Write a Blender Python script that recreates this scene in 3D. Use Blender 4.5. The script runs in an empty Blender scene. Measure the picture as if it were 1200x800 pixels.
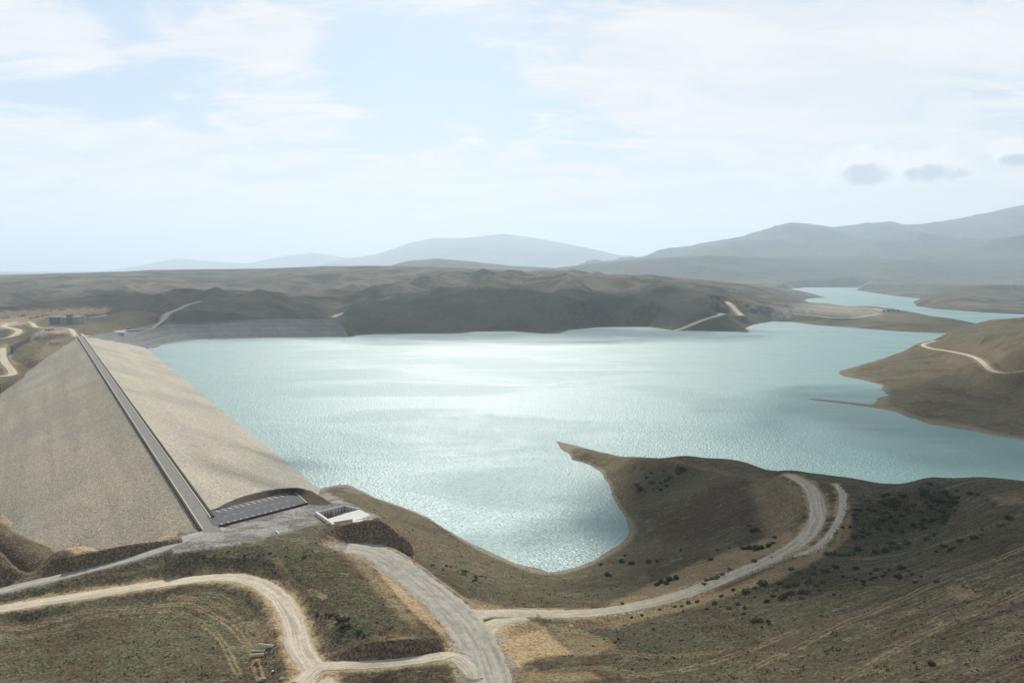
import bpy, math, random
import numpy as np
from mathutils import Vector, noise as mnoise
random.seed(7)
sc = bpy.context.scene
R = math.radians

# ------------------------------------------------------------------ camera
F = 1039.0; W_, H_ = 1200.0, 800.0
CAMZ = 172.0
TH = math.atan(85 / F)
cam_d = bpy.data.cameras.new('camera'); cam = bpy.data.objects.new('camera', cam_d)
sc.collection.objects.link(cam); sc.camera = cam
cam.location = (0, 0, CAMZ); cam.rotation_euler = (math.pi / 2 - TH, 0, 0)
cam_d.sensor_width = 36; cam_d.lens = 36 * F / W_
cam_d.clip_start = 1; cam_d.clip_end = 200000

# ------------------------------------------------------------------ light
SUN_EL, SUN_AZ = 38.5, -2.5          # azimuth measured from +Y towards +X
SUNDIR = Vector((math.sin(R(SUN_AZ)) * math.cos(R(SUN_EL)), math.cos(R(SUN_AZ)) * math.cos(R(SUN_EL)), math.sin(R(SUN_EL))))
sl = bpy.data.lights.new('sun', 'SUN'); so = bpy.data.objects.new('sun', sl); sc.collection.objects.link(so)
sl.energy = 5.0; sl.angle = R(0.55); sl.color = (1, .96, .90)
so.rotation_euler = (-SUNDIR).to_track_quat('-Z', 'Y').to_euler(); so.location = (0, 0, 3000)
sc.view_settings.view_transform = 'Standard'; sc.view_settings.look = 'None'
sc.view_settings.gamma = 1; sc.view_settings.exposure = 0.0
sc.view_settings.use_curve_mapping = False
sc.render.engine = 'CYCLES'
cy = sc.cycles
cy.use_denoising = True
cy.max_bounces = 4; cy.diffuse_bounces = 2; cy.glossy_bounces = 2; cy.transmission_bounces = 2
cy.transparent_max_bounces = 8; cy.volume_bounces = 1
cy.caustics_reflective = False; cy.caustics_refractive = False
HAZE = 5.0e-5

# ------------------------------------------------------------------ node helper
class NT:
    def __init__(s, tree):
        s.t = tree; s.n = tree.nodes; s.l = tree.links
    def add(s, typ, **kw):
        nd = s.n.new(typ)
        for k, v in kw.items():
            if k.startswith('_'): setattr(nd, k[1:], v)
            else:
                kk = int(k[1:]) if k[0] == 'i' and k[1:].isdigit() else k.replace('__', ' ')
                s.set(nd.inputs[kk], v)
        return nd
    def set(s, inp, v):
        if isinstance(v, bpy.types.NodeSocket): s.l.new(v, inp)
        elif isinstance(v, bpy.types.Node): s.l.new(v.outputs[0], inp)
        else:
            try: inp.default_value = v
            except Exception: inp.default_value = (*v, 1)
    def noise(s, vec, scale, detail=4, rough=.55, dist=0):
        return s.add('ShaderNodeTexNoise', Vector=vec, Scale=scale, Detail=detail, Roughness=rough, Distortion=dist).outputs[0]
    def ramp(s, f, a, b, lo=0., hi=1.):
        nd = s.add('ShaderNodeMapRange', Value=f); nd.interpolation_type = 'SMOOTHSTEP'
        nd.inputs[1].default_value = a; nd.inputs[2].default_value = b; nd.inputs[3].default_value = lo; nd.inputs[4].default_value = hi
        return nd.outputs[0]
    def m(s, op, a, b=0., c=None):
        nd = s.add('ShaderNodeMath', _operation=op, i0=a, i1=b)
        if c is not None: s.set(nd.inputs[2], c)
        return nd.outputs[0]
    def mix(s, f, a, b):
        nd = s.n.new('ShaderNodeMix'); nd.data_type = 'RGBA'
        s.set(nd.inputs[0], f); s.set(nd.inputs[6], a if not isinstance(a, tuple) else (*a, 1)); s.set(nd.inputs[7], b if not isinstance(b, tuple) else (*b, 1))
        return nd.outputs[2]
    def mul(s, col, fac):
        nd = s.n.new('ShaderNodeVectorMath'); nd.operation = 'SCALE'
        s.set(nd.inputs[0], col); s.set(nd.inputs[3], fac); return nd.outputs[0]
    def scalev(s, vec, x, y, z, rot=0.):
        nd = s.n.new('ShaderNodeMapping'); nd.inputs['Scale'].default_value = (x, y, z); nd.inputs['Rotation'].default_value = (0, 0, rot)
        s.l.new(vec, nd.inputs[0]); return nd.outputs[0]

def new_mat(name, rough=.95, spec=.1):
    m = bpy.data.materials.new(name); m.use_nodes = True
    b = m.node_tree.nodes['Principled BSDF']; b.inputs['Roughness'].default_value = rough
    b.inputs['Specular IOR Level'].default_value = spec
    return m, NT(m.node_tree), b

# ------------------------------------------------------------------ world
wd = bpy.data.worlds.new('World'); sc.world = wd; wd.use_nodes = True
T = NT(wd.node_tree); wd.node_tree.nodes.clear()
sky = T.n.new('ShaderNodeTexSky'); sky.sky_type = 'NISHITA'; sky.sun_disc = False
sky.sun_elevation = R(SUN_EL); sky.sun_rotation = R(SUN_AZ); sky.altitude = 600; sky.air_density = 1.0; sky.dust_density = 1.6; sky.ozone_density = 1.0
tc = T.n.new('ShaderNodeTexCoord'); gen = tc.outputs['Generated']
sep = T.add('ShaderNodeSeparateXYZ', Vector=gen)
zc = T.m('ADD', T.m('MAXIMUM', sep.outputs[2], 0.), .26)
cmb = T.add('ShaderNodeCombineXYZ', X=T.m('DIVIDE', sep.outputs[0], zc), Y=T.m('DIVIDE', sep.outputs[1], zc), Z=0.)
cl = T.scalev(cmb.outputs[0], 1.9, 2.6, 1, R(25))
n1 = T.noise(cl, .42, 7, .55, .55)
n2 = T.noise(T.scalev(cmb.outputs[0], 1.7, 3.0, 1, R(-40)), 1.7, 10, .6, .7)
cov = T.m('ADD', T.m('MULTIPLY', n1, .5), T.m('MULTIPLY', n2, .5))
front = T.ramp(sep.outputs[1], .0, .2)
def gauss(x, y, sx, sy):
    a = (x - 600) / F; b = (y - 400) / F
    dx, dz = a, -math.sin(TH) - b * math.cos(TH); L = math.sqrt(1 + a * a + b * b)
    ax = T.m('DIVIDE', T.m('SUBTRACT', sep.outputs[0], dx / L), sx / F); az = T.m('DIVIDE', T.m('SUBTRACT', sep.outputs[2], dz / L), sy / F)
    return T.m('MULTIPLY', T.m('EXPONENT', T.m('MULTIPLY', T.m('ADD', T.m('MULTIPLY', ax, ax), T.m('MULTIPLY', az, az)), -1.)), front)
cb = 0.
for x, y, sx2, sy2, am in ((70, 35, 120, 45, .13), (320, 40, 75, 70, .12), (250, 190, 330, 45, .10), (60, 230, 200, 60, .07), (760, 50, 140, 55, .11), (930, 110, 230, 80, .13), (1120, 60, 120, 70, .08), (1000, 230, 300, 60, .08),
        (560, 235, 220, 30, .06), (140, 120, 110, 26, -.12), (520, 110, 110, 55, -.13), (690, 170, 90, 35, -.13), (1170, 90, 50, 40, -.04), (470, 165, 60, 20, -.05)):
    cb = T.m('ADD', cb, T.m('MULTIPLY', gauss(x, y, sx2, sy2), am))
cov = T.m('ADD', cov, cb)
covr = T.ramp(cov, .455, .575)
# more cloud low down
low = T.ramp(sep.outputs[2], .02, .22, 1., 0.)
covm = T.m('MINIMUM', T.m('ADD', covr, T.m('MULTIPLY', low, .3)), 1.)
covm = T.m('MULTIPLY', covm, .9)
skyc = T.mul(sky.outputs[0], .105)
tint = T.n.new('ShaderNodeVectorMath'); tint.operation = 'MULTIPLY'; T.set(tint.inputs[0], skyc); tint.inputs[1].default_value = (1., 1., 1.)
base = T.mix(.60, tint.outputs[0], (.60, .79, .98))
cloudc = T.mix(T.ramp(n2, .35, .65), (.90, .93, .96), (1.04, 1.03, 1.01))
fin = T.mix(covm, base, cloudc)
fin = T.mix(T.ramp(sep.outputs[2], .13, .0, 0., .8), fin, (1.03, 1.0, .96))
def blob(col, x, y, sx, sy, c, amt):      # a small grey-based cumulus low in the sky, placed by direction
    a = (x - 600) / F; b = (y - 400) / F
    dx, dy, dz = a, math.cos(TH) - b * math.sin(TH), -math.sin(TH) - b * math.cos(TH)
    L = math.sqrt(dx * dx + dy * dy + dz * dz)
    ax = T.m('DIVIDE', T.m('SUBTRACT', sep.outputs[0], dx / L), sx / F)
    az = T.m('DIVIDE', T.m('SUBTRACT', sep.outputs[2], dz / L), sy / F)
    rr = T.m('ADD', T.m('MULTIPLY', ax, ax), T.m('MULTIPLY', az, az))
    nn = T.m('MULTIPLY', T.m('SUBTRACT', T.noise(gen, 60, 6, .55), .5), 3.2)
    f = T.ramp(T.m('ADD', rr, nn), 0.1, 1.5, amt, 0.)
    return T.mix(T.m('MULTIPLY', f, front), col, c)
for x, y, sx, sy in ((1013, 203, 34, 15), (1092, 203, 32, 12), (1190, 186, 17, 8)):
    fin = blob(fin, x - 5, y - 10, sx * 1.3, sy * 1.5, (1.08, 1.08, 1.08), .9)
    fin = blob(fin, x + 3, y + 1, sx * .8, sy * .75, (.56, .64, .71), .9)
fin = T.mul(fin, T.ramp(sep.outputs[2], .26, .75, 1., .42))   # the sky is brightest low down and deepens towards the zenith
bg = T.add('ShaderNodeBackground', Color=fin, Strength=.91)
wo = T.n.new('ShaderNodeOutputWorld'); T.l.new(bg.outputs[0], wo.inputs[0])

# ------------------------------------------------------------------ projection helpers
ST, CT = math.sin(TH), math.cos(TH)
def ray(px, py):
    a = (px - 600) / F; b = (py - 400) / F
    return np.array((a, CT - b * ST, -ST - b * CT))
def U(px, py, z=0.):
    r = ray(px, py); t = (z - CAMZ) / r[2]; return np.array((r[0] * t, r[1] * t, z))
def P(px, py, d):
    r = ray(px, py); t = d / r[1]; return np.array((r[0] * t, d, CAMZ + r[2] * t))
def proj(X, Y, Z):
    f = Y * CT - (Z - CAMZ) * ST; up = Y * ST + (Z - CAMZ) * CT
    return 600 + F * X / f, 400 - F * up / f

# ------------------------------------------------------------------ numpy noise
def _hash(ix, iy, s):
    h = (ix.astype(np.int64) * 374761393 + iy.astype(np.int64) * 668265263 + s * 1274126177) & 0xffffffff
    h = ((h ^ (h >> 13)) * 1274126177) & 0xffffffff
    return ((h ^ (h >> 16)) & 0xffff).astype(np.float32) * (2 * math.pi / 65536)
def pn(x, y, s=0):
    x0 = np.floor(x); y0 = np.floor(y); fx = (x - x0).astype(np.float32); fy = (y - y0).astype(np.float32)
    u = fx * fx * fx * (fx * (fx * 6 - 15) + 10); v = fy * fy * fy * (fy * (fy * 6 - 15) + 10)
    def g(i, j):
        a = _hash(x0 + i, y0 + j, s); return np.cos(a) * (fx - i) + np.sin(a) * (fy - j)
    return ((g(0, 0) * (1 - u) + g(1, 0) * u) * (1 - v) + (g(0, 1) * (1 - u) + g(1, 1) * u) * v) * 1.5
def fbm(x, y, o=4, s=0, gain=.5):
    r = 0; a = 1.; t = 0
    for i in range(o):
        r = r + a * pn(x * 2 ** i + 17.3 * i, y * 2 ** i - 9.1 * i, s + i); t += a; a *= gain
    return r / t
def ridged(x, y, o=4, s=0, gain=.5):
    r = 0; a = 1.; t = 0
    for i in range(o):
        n = 1 - np.abs(pn(x * 2 ** i + 7.3 * i, y * 2 ** i - 3.1 * i, s + i)) * 2
        r = r + a * n; t += a; a *= gain
    return r / t
def sstep(a, b, x):
    t = np.clip((x - a) / (b - a), 0, 1); return t * t * (3 - 2 * t)

def sdist(X, Y, poly):
    """signed distance, negative inside"""
    poly = np.asarray(poly, dtype=np.float64)[:, :2]
    d2 = np.full(X.shape, 1e20); ins = np.zeros(X.shape, bool)
    n = len(poly)
    for i in range(n):
        ax, ay = poly[i]; bx, by = poly[(i + 1) % n]
        ex, ey = bx - ax, by - ay; L = ex * ex + ey * ey + 1e-12
        wx = X - ax; wy = Y - ay
        t = np.clip((wx * ex + wy * ey) / L, 0, 1)
        d2 = np.minimum(d2, (wx - ex * t) ** 2 + (wy - ey * t) ** 2)
        if ay != by:
            c = ((ay > Y) != (by > Y)) & (X < ex * (Y - ay) / (by - ay) + ax)
            ins ^= c
    return np.where(ins, -1, 1) * np.sqrt(d2)
def pdist(X, Y, line):
    """distance to polyline, index parameter and signed side"""
    line = np.asarray(line); d2 = np.full(X.shape, 1e20); par = np.zeros(X.shape)
    for i in range(len(line) - 1):
        ax, ay = line[i][:2]; ex, ey = line[i + 1][0] - ax, line[i + 1][1] - ay
        L = ex * ex + ey * ey + 1e-12; wx = X - ax; wy = Y - ay
        t = np.clip((wx * ex + wy * ey) / L, 0, 1)
        d = (wx - ex * t) ** 2 + (wy - ey * t) ** 2
        m = d < d2; d2 = np.where(m, d, d2); par = np.where(m, i + t, par)
    return np.sqrt(d2), par
def catmull(pts, n=10):
    p = [np.array(a, float) for a in pts]; p = [2 * p[0] - p[1]] + p + [2 * p[-1] - p[-2]]
    out = []
    for i in range(1, len(p) - 2):
        for k in range(n):
            t = k / n
            out.append(.5 * ((2 * p[i]) + (-p[i - 1] + p[i + 1]) * t + (2 * p[i - 1] - 5 * p[i] + 4 * p[i + 1] - p[i + 2]) * t * t + (-p[i - 1] + 3 * p[i] - 3 * p[i + 1] + p[i + 2]) * t ** 3))
    out.append(p[-2]); return np.array(out)

# ------------------------------------------------------------------ dam frame
DX, DY = -.4733, .8809                       # along the crest
def sq(x, y): return DX * x + DY * y, DY * x - DX * y
def xy(s, q): return DX * s + DY * q, DY * s - DX * q
QL, QR, ZC, KD, KU = 68.7, 77.3, 42.0, 2.3, 2.45
def ku(s): return 2.70 + .43 * np.clip((s - 680) / 1387., -.3, 1.1)
def damz(q, s=1300.): return np.where(q < QL, ZC - (QL - q) / KD, np.where(q > QR, ZC - (q - QR) / ku(s), ZC))
def Ud(px, py, up=False):
    r = ray(px, py); dq = DY * r[0] - DX * r[1]
    if not up: t = (ZC - QL / KD - CAMZ) / (r[2] - dq / KD)
    else:
        K = KU
        for _ in range(6):
            t = (ZC + QR / K - CAMZ) / (r[2] + dq / K); K = float(ku((DX * r[0] + DY * r[1]) * t))
    return np.array((r[0] * t, r[1] * t, CAMZ + r[2] * t))

down_near = [(236, 621), (200, 627), (150, 629), (100, 631), (62, 634), (42, 628), (22, 614), (0, 605), (-60, 588), (-200, 560)]
down_far = [(-200, 600), (-60, 503), (0, 461), (25, 444), (50, 426), (74, 407), (90, 396)]
up_near = [(246, 599), (262, 592), (300, 581), (345, 574), (362, 573), (373, 571)]
up_far = [(176, 409), (150, 402), (128, 398), (104, 393)]
damfoot = [Ud(*p, True) for p in up_near] + [np.array((*xy(sq(*Ud(373, 571, True)[:2])[0], 230), 0)), np.array((*xy(sq(*Ud(176, 409, True)[:2])[0], 230), 0))] \
    + [Ud(*p, True) for p in up_far] + [Ud(*p) for p in reversed(down_far)]
damfoot += [Ud(*p) for p in reversed(down_near)]
damfoot = [p[:2] for p in damfoot]

# ------------------------------------------------------------------ lake outlines (z = 0)
lake_px = [(176, 409), (190, 404.5), (210, 400), (232, 397.5), (300, 396), (395, 395), (412, 394.5), (420, 392.5), (440, 391.5), (540, 391), (557, 388.5), (600, 388),
 (640, 391), (655, 391), (668, 386.5), (700, 383.5), (725, 383), (760, 383), (790, 387), (830, 388), (860, 388.5), (875, 390), (880, 389), (872, 385), (882, 380.5),
 (905, 376.5), (925, 377), (960, 381.5), (1000, 384), (1050, 388), (1085, 390), (1112, 391), (1135, 388), (1150, 382), (1146, 379.5), (1128, 377), (1100, 372.5), (1060, 366), (1010, 361.5),
 (975, 356), (948, 354), (941, 352), (946, 350), (969, 348.5), (958, 345.5), (936, 342), (926, 338.5), (945, 336.8), (1004, 336.8), (1012, 338.6), (1003, 340), (1030, 344), (1055, 347.5), (1080, 350),
 (1070, 353.5), (1074, 358.5), (1092, 361.5), (1150, 366), (1200, 368.5), (1330, 374), (1330, 380), (1200, 383), (1150, 390), (1108, 398), (1080, 407), (1050, 415), (1010, 427),
 (984, 434.5), (982, 437), (988, 441), (1010, 445), (1034, 451), (1032, 456), (1041, 463), (1030, 466), (1025, 471), (1020, 473.6), (985, 469.5), (947, 466.8), (945, 467.8), (985, 472.5),
 (1030, 478.5), (1052, 483), (1065, 489), (1090, 497), (1150, 507), (1200, 516), (1330, 538), (1330, 585), (1200, 583), (1080, 585), (1000, 580), (940, 570), (860, 556),
 (800, 547), (740, 540), (700, 529), (670, 520), (652, 516), (651, 518), (655, 523), (666, 531), (669, 538), (690, 544), (704, 552), (713, 565), (717, 580), (726, 594), (733, 608), (738, 622),
 (735, 628), (727, 636), (712, 646), (695, 657), (675, 664), (655, 669), (643, 670), (630, 665), (605, 660), (575, 646), (545, 633), (520, 618), (500, 605), (470, 593), (440, 583),
 (424, 574), (410, 568), (398, 566), (388, 569), (373, 572.5), (340, 590), (200, 520), (130, 440)]
lake = [U(*p)[:2] for p in lake_px]
lake2 = [U(*p)[:2] for p in [(1172, 348.5), (1180, 346), (1200, 345.3), (1330, 345), (1330, 351), (1200, 350.2), (1182, 350)]]

# ------------------------------------------------------------------ control heights
C = []
def cp(*pts):
    for p in pts: C.append(U(*p))
def cf(*pts):
    for p in pts: C.append(P(*p))
# plaza and crest level
cp((240, 622, 42), (260, 640, 42), (300, 615, 42), (350, 600, 42), (400, 591, 41), (215, 632, 41.5), (350, 620, 42), (300, 632, 42), (380, 600, 42))
cp((170, 648, 37.5), (150, 655, 36), (100, 668, 32), (50, 680, 29.5), (0, 692, 27), (-150, 725, 22))
cp((195, 629, 41), (150, 638, 41), (100, 646, 39), (60, 652, 36.5), (0, 650, 34), (0, 628, 24), (-150, 650, 25), (-150, 610, 5), (20, 625, 22))
cp((0, 712, 25), (100, 697, 29), (200, 680, 33), (290, 674, 34), (325, 690, 34), (345, 720, 32), (350, 750, 30), (370, 780, 29), (350, 800, 28))
cp((0, 800, 19), (150, 740, 27), (150, 800, 24), (250, 740, 28), (-150, 800, 15), (250, 800, 26), (200, 900, 22), (400, 900, 26), (0, 1000, 15), (300, 1100, 22))
cp((300, 640, 43), (360, 635, 43), (400, 645, 40), (380, 680, 39), (430, 700, 37), (512, 747, 34), (475, 747, 35), (430, 750, 34.3), (320, 660, 39), (250, 655, 39), (150, 675, 33))
cp((410, 636, 37.6), (440, 640, 37), (480, 672, 34), (520, 705, 31), (550, 735, 29), (565, 770, 28), (575, 800, 27), (590, 860, 26), (450, 775, 28), (440, 800, 26), (520, 800, 27))
cp((400, 578, 20), (440, 596, 22), (470, 612, 22), (450, 622, 37), (500, 640, 23), (540, 675, 25), (600, 690, 13), (640, 692, 12), (600, 672, 5), (560, 702, 28), (420, 585, 16), (480, 640, 31), (510, 670, 30))
cp((600, 716, 27), (650, 718, 27), (700, 716, 27), (740, 711, 27.5), (800, 695, 29), (860, 670, 31), (910, 650, 32.5), (945, 628, 35), (958, 605, 37), (955, 580, 39.5), (945, 566, 40.5))
cp((620, 740, 25), (660, 760, 25), (700, 748, 24), (640, 705, 20), (750, 760, 32), (700, 800, 33), (620, 800, 28), (900, 700, 38), (1000, 700, 43), (1000, 800, 49), (1200, 800, 60), (800, 800, 38), (800, 740, 33))
cp((1200, 700, 57), (1100, 680, 48), (1200, 620, 53), (1100, 640, 43), (1080, 569, 45), (1000, 567, 42), (1140, 567, 47), (1200, 568, 49), (1320, 570, 52), (1320, 700, 62), (1400, 900, 70), (1000, 1000, 55), (600, 1000, 30), (800, 1100, 42))
cp((1050, 590, 36), (1100, 600, 37), (1060, 616, 32.5), (1000, 638, 33), (1000, 655, 36), (1130, 620, 43), (1010, 600, 36), (980, 590, 38.5))
# peninsula
cp((690, 527, 7), (740, 537.5, 14), (800, 533, 22), (860, 540, 28), (920, 553, 36), (960, 562, 41), (740, 575, 8), (800, 570, 15), (800, 620, 10), (745, 645, 4), (850, 600, 20), (900, 620, 27), (900, 580, 31), (800, 660, 15), (700, 680, 8), (700, 700, 18), (760, 690, 20), (850, 640, 22))
# right hill
cp((1200, 371, 78), (1150, 380, 56), (1108, 391, 32), (1080, 403, 15), (1110, 412, 18), (1140, 428, 22), (1165, 440, 22), (1200, 447, 22), (1200, 425, 45), (1200, 480, 12), (1320, 365, 95), (1320, 450, 35), (1320, 500, 12), (1100, 440, 13), (1060, 430, 9), (1200, 398, 62), (1080, 470, 6), (1140, 400, 40))
# low point beyond the right hill
cp((1020, 358.5, 30), (1060, 365, 21), (1100, 371, 15), (1140, 379.5, 3), (1020, 372, 15), (1080, 379, 12), (950, 357, 24), (950, 367, 18), (925, 370, 16))
# far shore
cf((420, 376, 2440), (400, 350, 2900), (440, 372, 2500), (300, 368, 2370), (300, 352, 2540), (250, 350, 2540), (380, 350, 2600), (300, 347, 2850), (300, 345, 3500), (200, 345, 3400), (300, 330, 4300), (300, 315, 6000), (200, 316, 6000))
cf((500, 368, 2600), (500, 347, 2900), (500, 331, 3300), (500, 313, 5500), (400, 312, 5800), (400, 328, 4200), (600, 319, 4200), (650, 323, 3500), (700, 328, 3250), (750, 333, 3150), (800, 338, 3050), (845, 346, 2900), (853, 352, 2750), (872, 361, 2720), (600, 372, 2520), (650, 360, 2650), (700, 366, 2600), (750, 362, 2680), (800, 366, 2630), (820, 379, 2480))
cf((870, 341, 4200), (900, 345, 3900), (920, 352, 3500), (900, 357, 3200), (912, 366, 2900), (640, 320, 4600), (700, 323, 5500), (760, 324, 5200), (830, 332, 5000), (890, 333, 5000), (905, 337, 6300), (800, 325, 6500), (700, 320, 7000), (500, 315, 7500))
cf((1030, 342, 6200), (1100, 341, 5600), (1145, 334, 5900), (1110, 344, 4500), (1150, 347, 4300), (1200, 351, 4200), (1330, 352, 4200), (1100, 355, 3900), (1200, 360, 3700), (1080, 335, 8200), (1200, 335, 8000), (1250, 338, 6600))
cf((0, 328, 5000), (-150, 331, 5000), (100, 322, 5500), (150, 318, 6000), (0, 340, 3800), (100, 350, 3000), (0, 352, 3200), (200, 340, 3700), (100, 363, 2550), (0, 364, 2600), (60, 378, 2060), (0, 384, 2000), (120, 376, 2180), (150, 364, 2300), (185, 366, 2350), (100, 390, 1830), (-100, 375, 2300), (140, 384, 2060), (120, 388, 1960))
cf((30, 400, 1750), (0, 420, 1500), (-80, 445, 1330), (0, 441, 1400), (-100, 420, 1600), (55, 402, 1700), (30, 425, 1500), (-200, 420, 1500), (-200, 340, 4000))
# below the dam faces
for s in np.arange(500, 1800, 130):
    for q in (-100, -20, 30, 73, 110):
        C.append(np.array((*xy(s, q), float(damz(np.array(float(q)))) - 14)))
for p in lake[::2]: C.append(np.array((p[0], p[1], 0.)))
C = np.array(C)

KU_ = 2.2
def dom(x, y): return x / y * KU_, np.log(y)
cu, cv = dom(C[:, 0], C[:, 1])
def tker(r2): return .5 * r2 * np.log(r2 + 1e-12)
n = len(C)
A = np.zeros((n + 3, n + 3)); D2 = (cu[:, None] - cu) ** 2 + (cv[:, None] - cv) ** 2
A[:n, :n] = tker(D2) + np.eye(n) * 2e-4
A[:n, n] = A[n, :n] = 1; A[:n, n + 1] = A[n + 1, :n] = cu; A[:n, n + 2] = A[n + 2, :n] = cv
wts = np.linalg.solve(A, np.concatenate([C[:, 2], [0, 0, 0]]))
gu = np.linspace(-1.3 * KU_, 1.3 * KU_, 420); gv = np.linspace(math.log(50), math.log(9000), 420)
GU, GV = np.meshgrid(gu, gv)
TG = wts[n] + wts[n + 1] * GU + wts[n + 2] * GV
for i in range(n): TG += wts[i] * tker((GU - cu[i]) ** 2 + (GV - cv[i]) ** 2)
def tps(x, y):
    u, v = dom(x, y); v = np.clip(v, gv[0], gv[-1] - 1e-6); u = np.clip(u, gu[0], gu[-1] - 1e-6)
    fi = (u - gu[0]) / (gu[1] - gu[0]); fj = (v - gv[0]) / (gv[1] - gv[0])
    i = np.minimum(fi.astype(int), 418); j = np.minimum(fj.astype(int), 418); a = fi - i; b = fj - j
    return (TG[j, i] * (1 - a) + TG[j, i + 1] * a) * (1 - b) + (TG[j + 1, i] * (1 - a) + TG[j + 1, i + 1] * a) * b

# ------------------------------------------------------------------ terrain grid
def seq(a, b, r):
    k = int(math.log(b / a) / math.log(r)); return list(np.geomspace(a, b, k + 1)[:-1])
ys = np.array(seq(60, 190, 1.03) + seq(190, 700, 1.0030) + seq(700, 3300, 1.0040) + seq(3300, 9000, 1.0065) + seq(9000, 46000, 1.016) + [46000])
us = np.concatenate([np.linspace(-1.25, -.68, 70)[:-1], np.linspace(-.68, .68, 1200), np.linspace(.68, 1.25, 70)[1:]])
NU, NV = len(us), len(ys)
UU, YY = np.meshgrid(us, ys); XX = UU * YY
print('grid', NU, NV, NU * NV)
Z = tps(XX, YY)
# far country: plain with ranges
plain = 45 + 25 * fbm(XX / 3000, YY / 3000, 3, 5)
f = sstep(6000, 8300, YY)
f = np.where(UU > .3, sstep(7200, 8600, YY), f)
Z = Z * (1 - f) + plain * f
PXc = 600 + F * UU * 1.0
def ridge(sil, d, wf, wb, rough, wl, seed):
    global Z
    sil = np.array(sil, float)
    py = np.interp(PXc, sil[:, 0], sil[:, 1])
    dd = d * (1 + .05 * fbm(UU * 6, UU * 0 + seed, 3, seed))
    zs = CAMZ - (py - 315) * dd / F
    t = YY - dd
    prof = np.where(t < 0, np.exp(-(t / wf) ** 2), np.exp(-(t / wb) ** 2))
    rg = ridged(XX / wl, YY / wl, 5, seed) - .45
    side = sstep(0, .25, prof) * (1 - .75 * sstep(.8, 1, prof))
    zz = plain + (zs - plain) * prof + rough * rg * side
    Z = np.where(prof > .01, np.maximum(Z, zz), Z)
ridge([(-400, 330), (100, 322), (150, 314), (210, 303), (250, 306), (290, 309), (340, 299), (370, 296), (410, 303), (470, 320), (520, 340), (1700, 360)], 40000, 4500, 4000, 90, 4000, 11)
ridge([(-400, 360), (250, 345), (330, 322), (400, 305), (440, 299), (480, 286), (510, 280), (545, 279), (590, 275), (630, 280), (660, 285), (690, 291), (720, 299), (800, 312), (900, 330), (1700, 360)], 32000, 5500, 4000, 260, 4500, 12)
ridge([(-400, 400), (440, 330), (460, 311), (480, 306), (512, 303), (545, 306), (600, 312), (650, 314), (700, 309), (760, 303), (830, 300), (900, 302), (980, 304), (1700, 300)], 10500, 1500, 2500, 60, 1300, 13)
ridge([(-400, 420), (640, 330), (700, 312), (780, 296), (830, 286), (870, 278), (905, 266), (925, 262), (945, 265), (975, 270), (1010, 264), (1040, 262), (1060, 266), (1080, 265), (1110, 260), (1150, 253), (1200, 243), (1330, 232), (1500, 240)], 17500, 4200, 3000, 420, 3400, 14)
ridge([(-400, 420), (640, 345), (680, 322), (740, 312), (800, 306), (880, 305), (960, 306), (1010, 310), (1060, 302), (1120, 290), (1170, 280), (1230, 272), (1330, 262), (1500, 250)], 12500, 1800, 1800, 230, 2300, 15)
ridge([(-400, 420), (850, 345), (900, 328), (960, 322), (1040, 322), (1110, 318), (1160, 322), (1200, 315), (1300, 310), (1500, 300)], 9300, 600, 900, 45, 900, 16)
# lakes
sdl = np.full(Z.shape, 1e5)
mk = (YY > 300) & (YY < 10500)
sdl[mk] = np.minimum(sdist(XX[mk], YY[mk], lake), sdist(XX[mk], YY[mk], lake2))
sdn = sdl + fbm(XX / 35, YY / 35, 4, 31) * np.clip((YY - 300) / 150, 0, 5) * (np.abs(sdl) < 400)
# erosion relief on the hills
hill = sstep(2150, 2500, YY) * sstep(0, 260, sdl) * sstep(15, 90, Z) * (1 - .85 * sstep(4600, 5600, YY)) * (1 - sstep(7000, 9000, YY))
warp = fbm(XX / 500, YY / 500, 3, 41) * 120
r1 = ridged((XX + warp) / 360, (YY + warp * .5) / 700, 4, 42, .34)
r2 = ridged((XX + warp) / 1100, (YY - warp) / 1500, 4, 45, .36)
hill = hill * (1 - .85 * np.exp(-((PXc - 842) / 40) ** 2) * (1 - sstep(3000, 3300, YY)))
Z += hill * ((r1 - .6) * 70 * (1 - .55 * sstep(3300, 4500, YY)) + (r2 - .55) * 34 * sstep(3000, 4200, YY))
h2 = sstep(0, 120, sdl) * sstep(1150, 1500, YY) * (1 - sstep(2000, 2200, YY)) * (UU > .2)
Z += h2 * (ridged(XX / 240, YY / 320, 4, 51) - .55) * 16
h3 = sstep(10, 60, sdl) * (1 - sstep(1000, 1300, YY))
fg = fbm(XX / 70, YY / 70, 3, 61) * 2.2 + fbm(XX / 13, YY / 13, 3, 62) * .45 + ridged(XX / 3.2, YY / 3.2, 2, 63) * .12
Z += h3 * fg
# shore clamp
zl = np.minimum(np.maximum(Z, .06 * np.minimum(sdn, 60)), .10 + .62 * sdn * (1 + .3 * fbm(XX / 20, YY / 20, 2, 71)))
zi = -np.minimum(-sdn * .35, 14) - .05
Z = np.where(sdn > 0, zl, zi)

# dam footprint
m = (YY > 350) & (YY < 2300) & (UU < .1)
sd = sdist(XX[m], YY[m], damfoot); S_, Q_ = sq(XX[m], YY[m]); dz = damz(Q_, S_); z = Z[m]
z = np.where(sd < 0, np.minimum(z, dz - 1.2 - np.clip(-sd, 0, 12)), z)
out = (sd >= 0) & (sd < 40) & (sdl[m] > 3)
z = np.where(out, np.maximum(z, dz - .3 + .05 * sd - sd * sd * .02), z)
Z[m] = z
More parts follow.
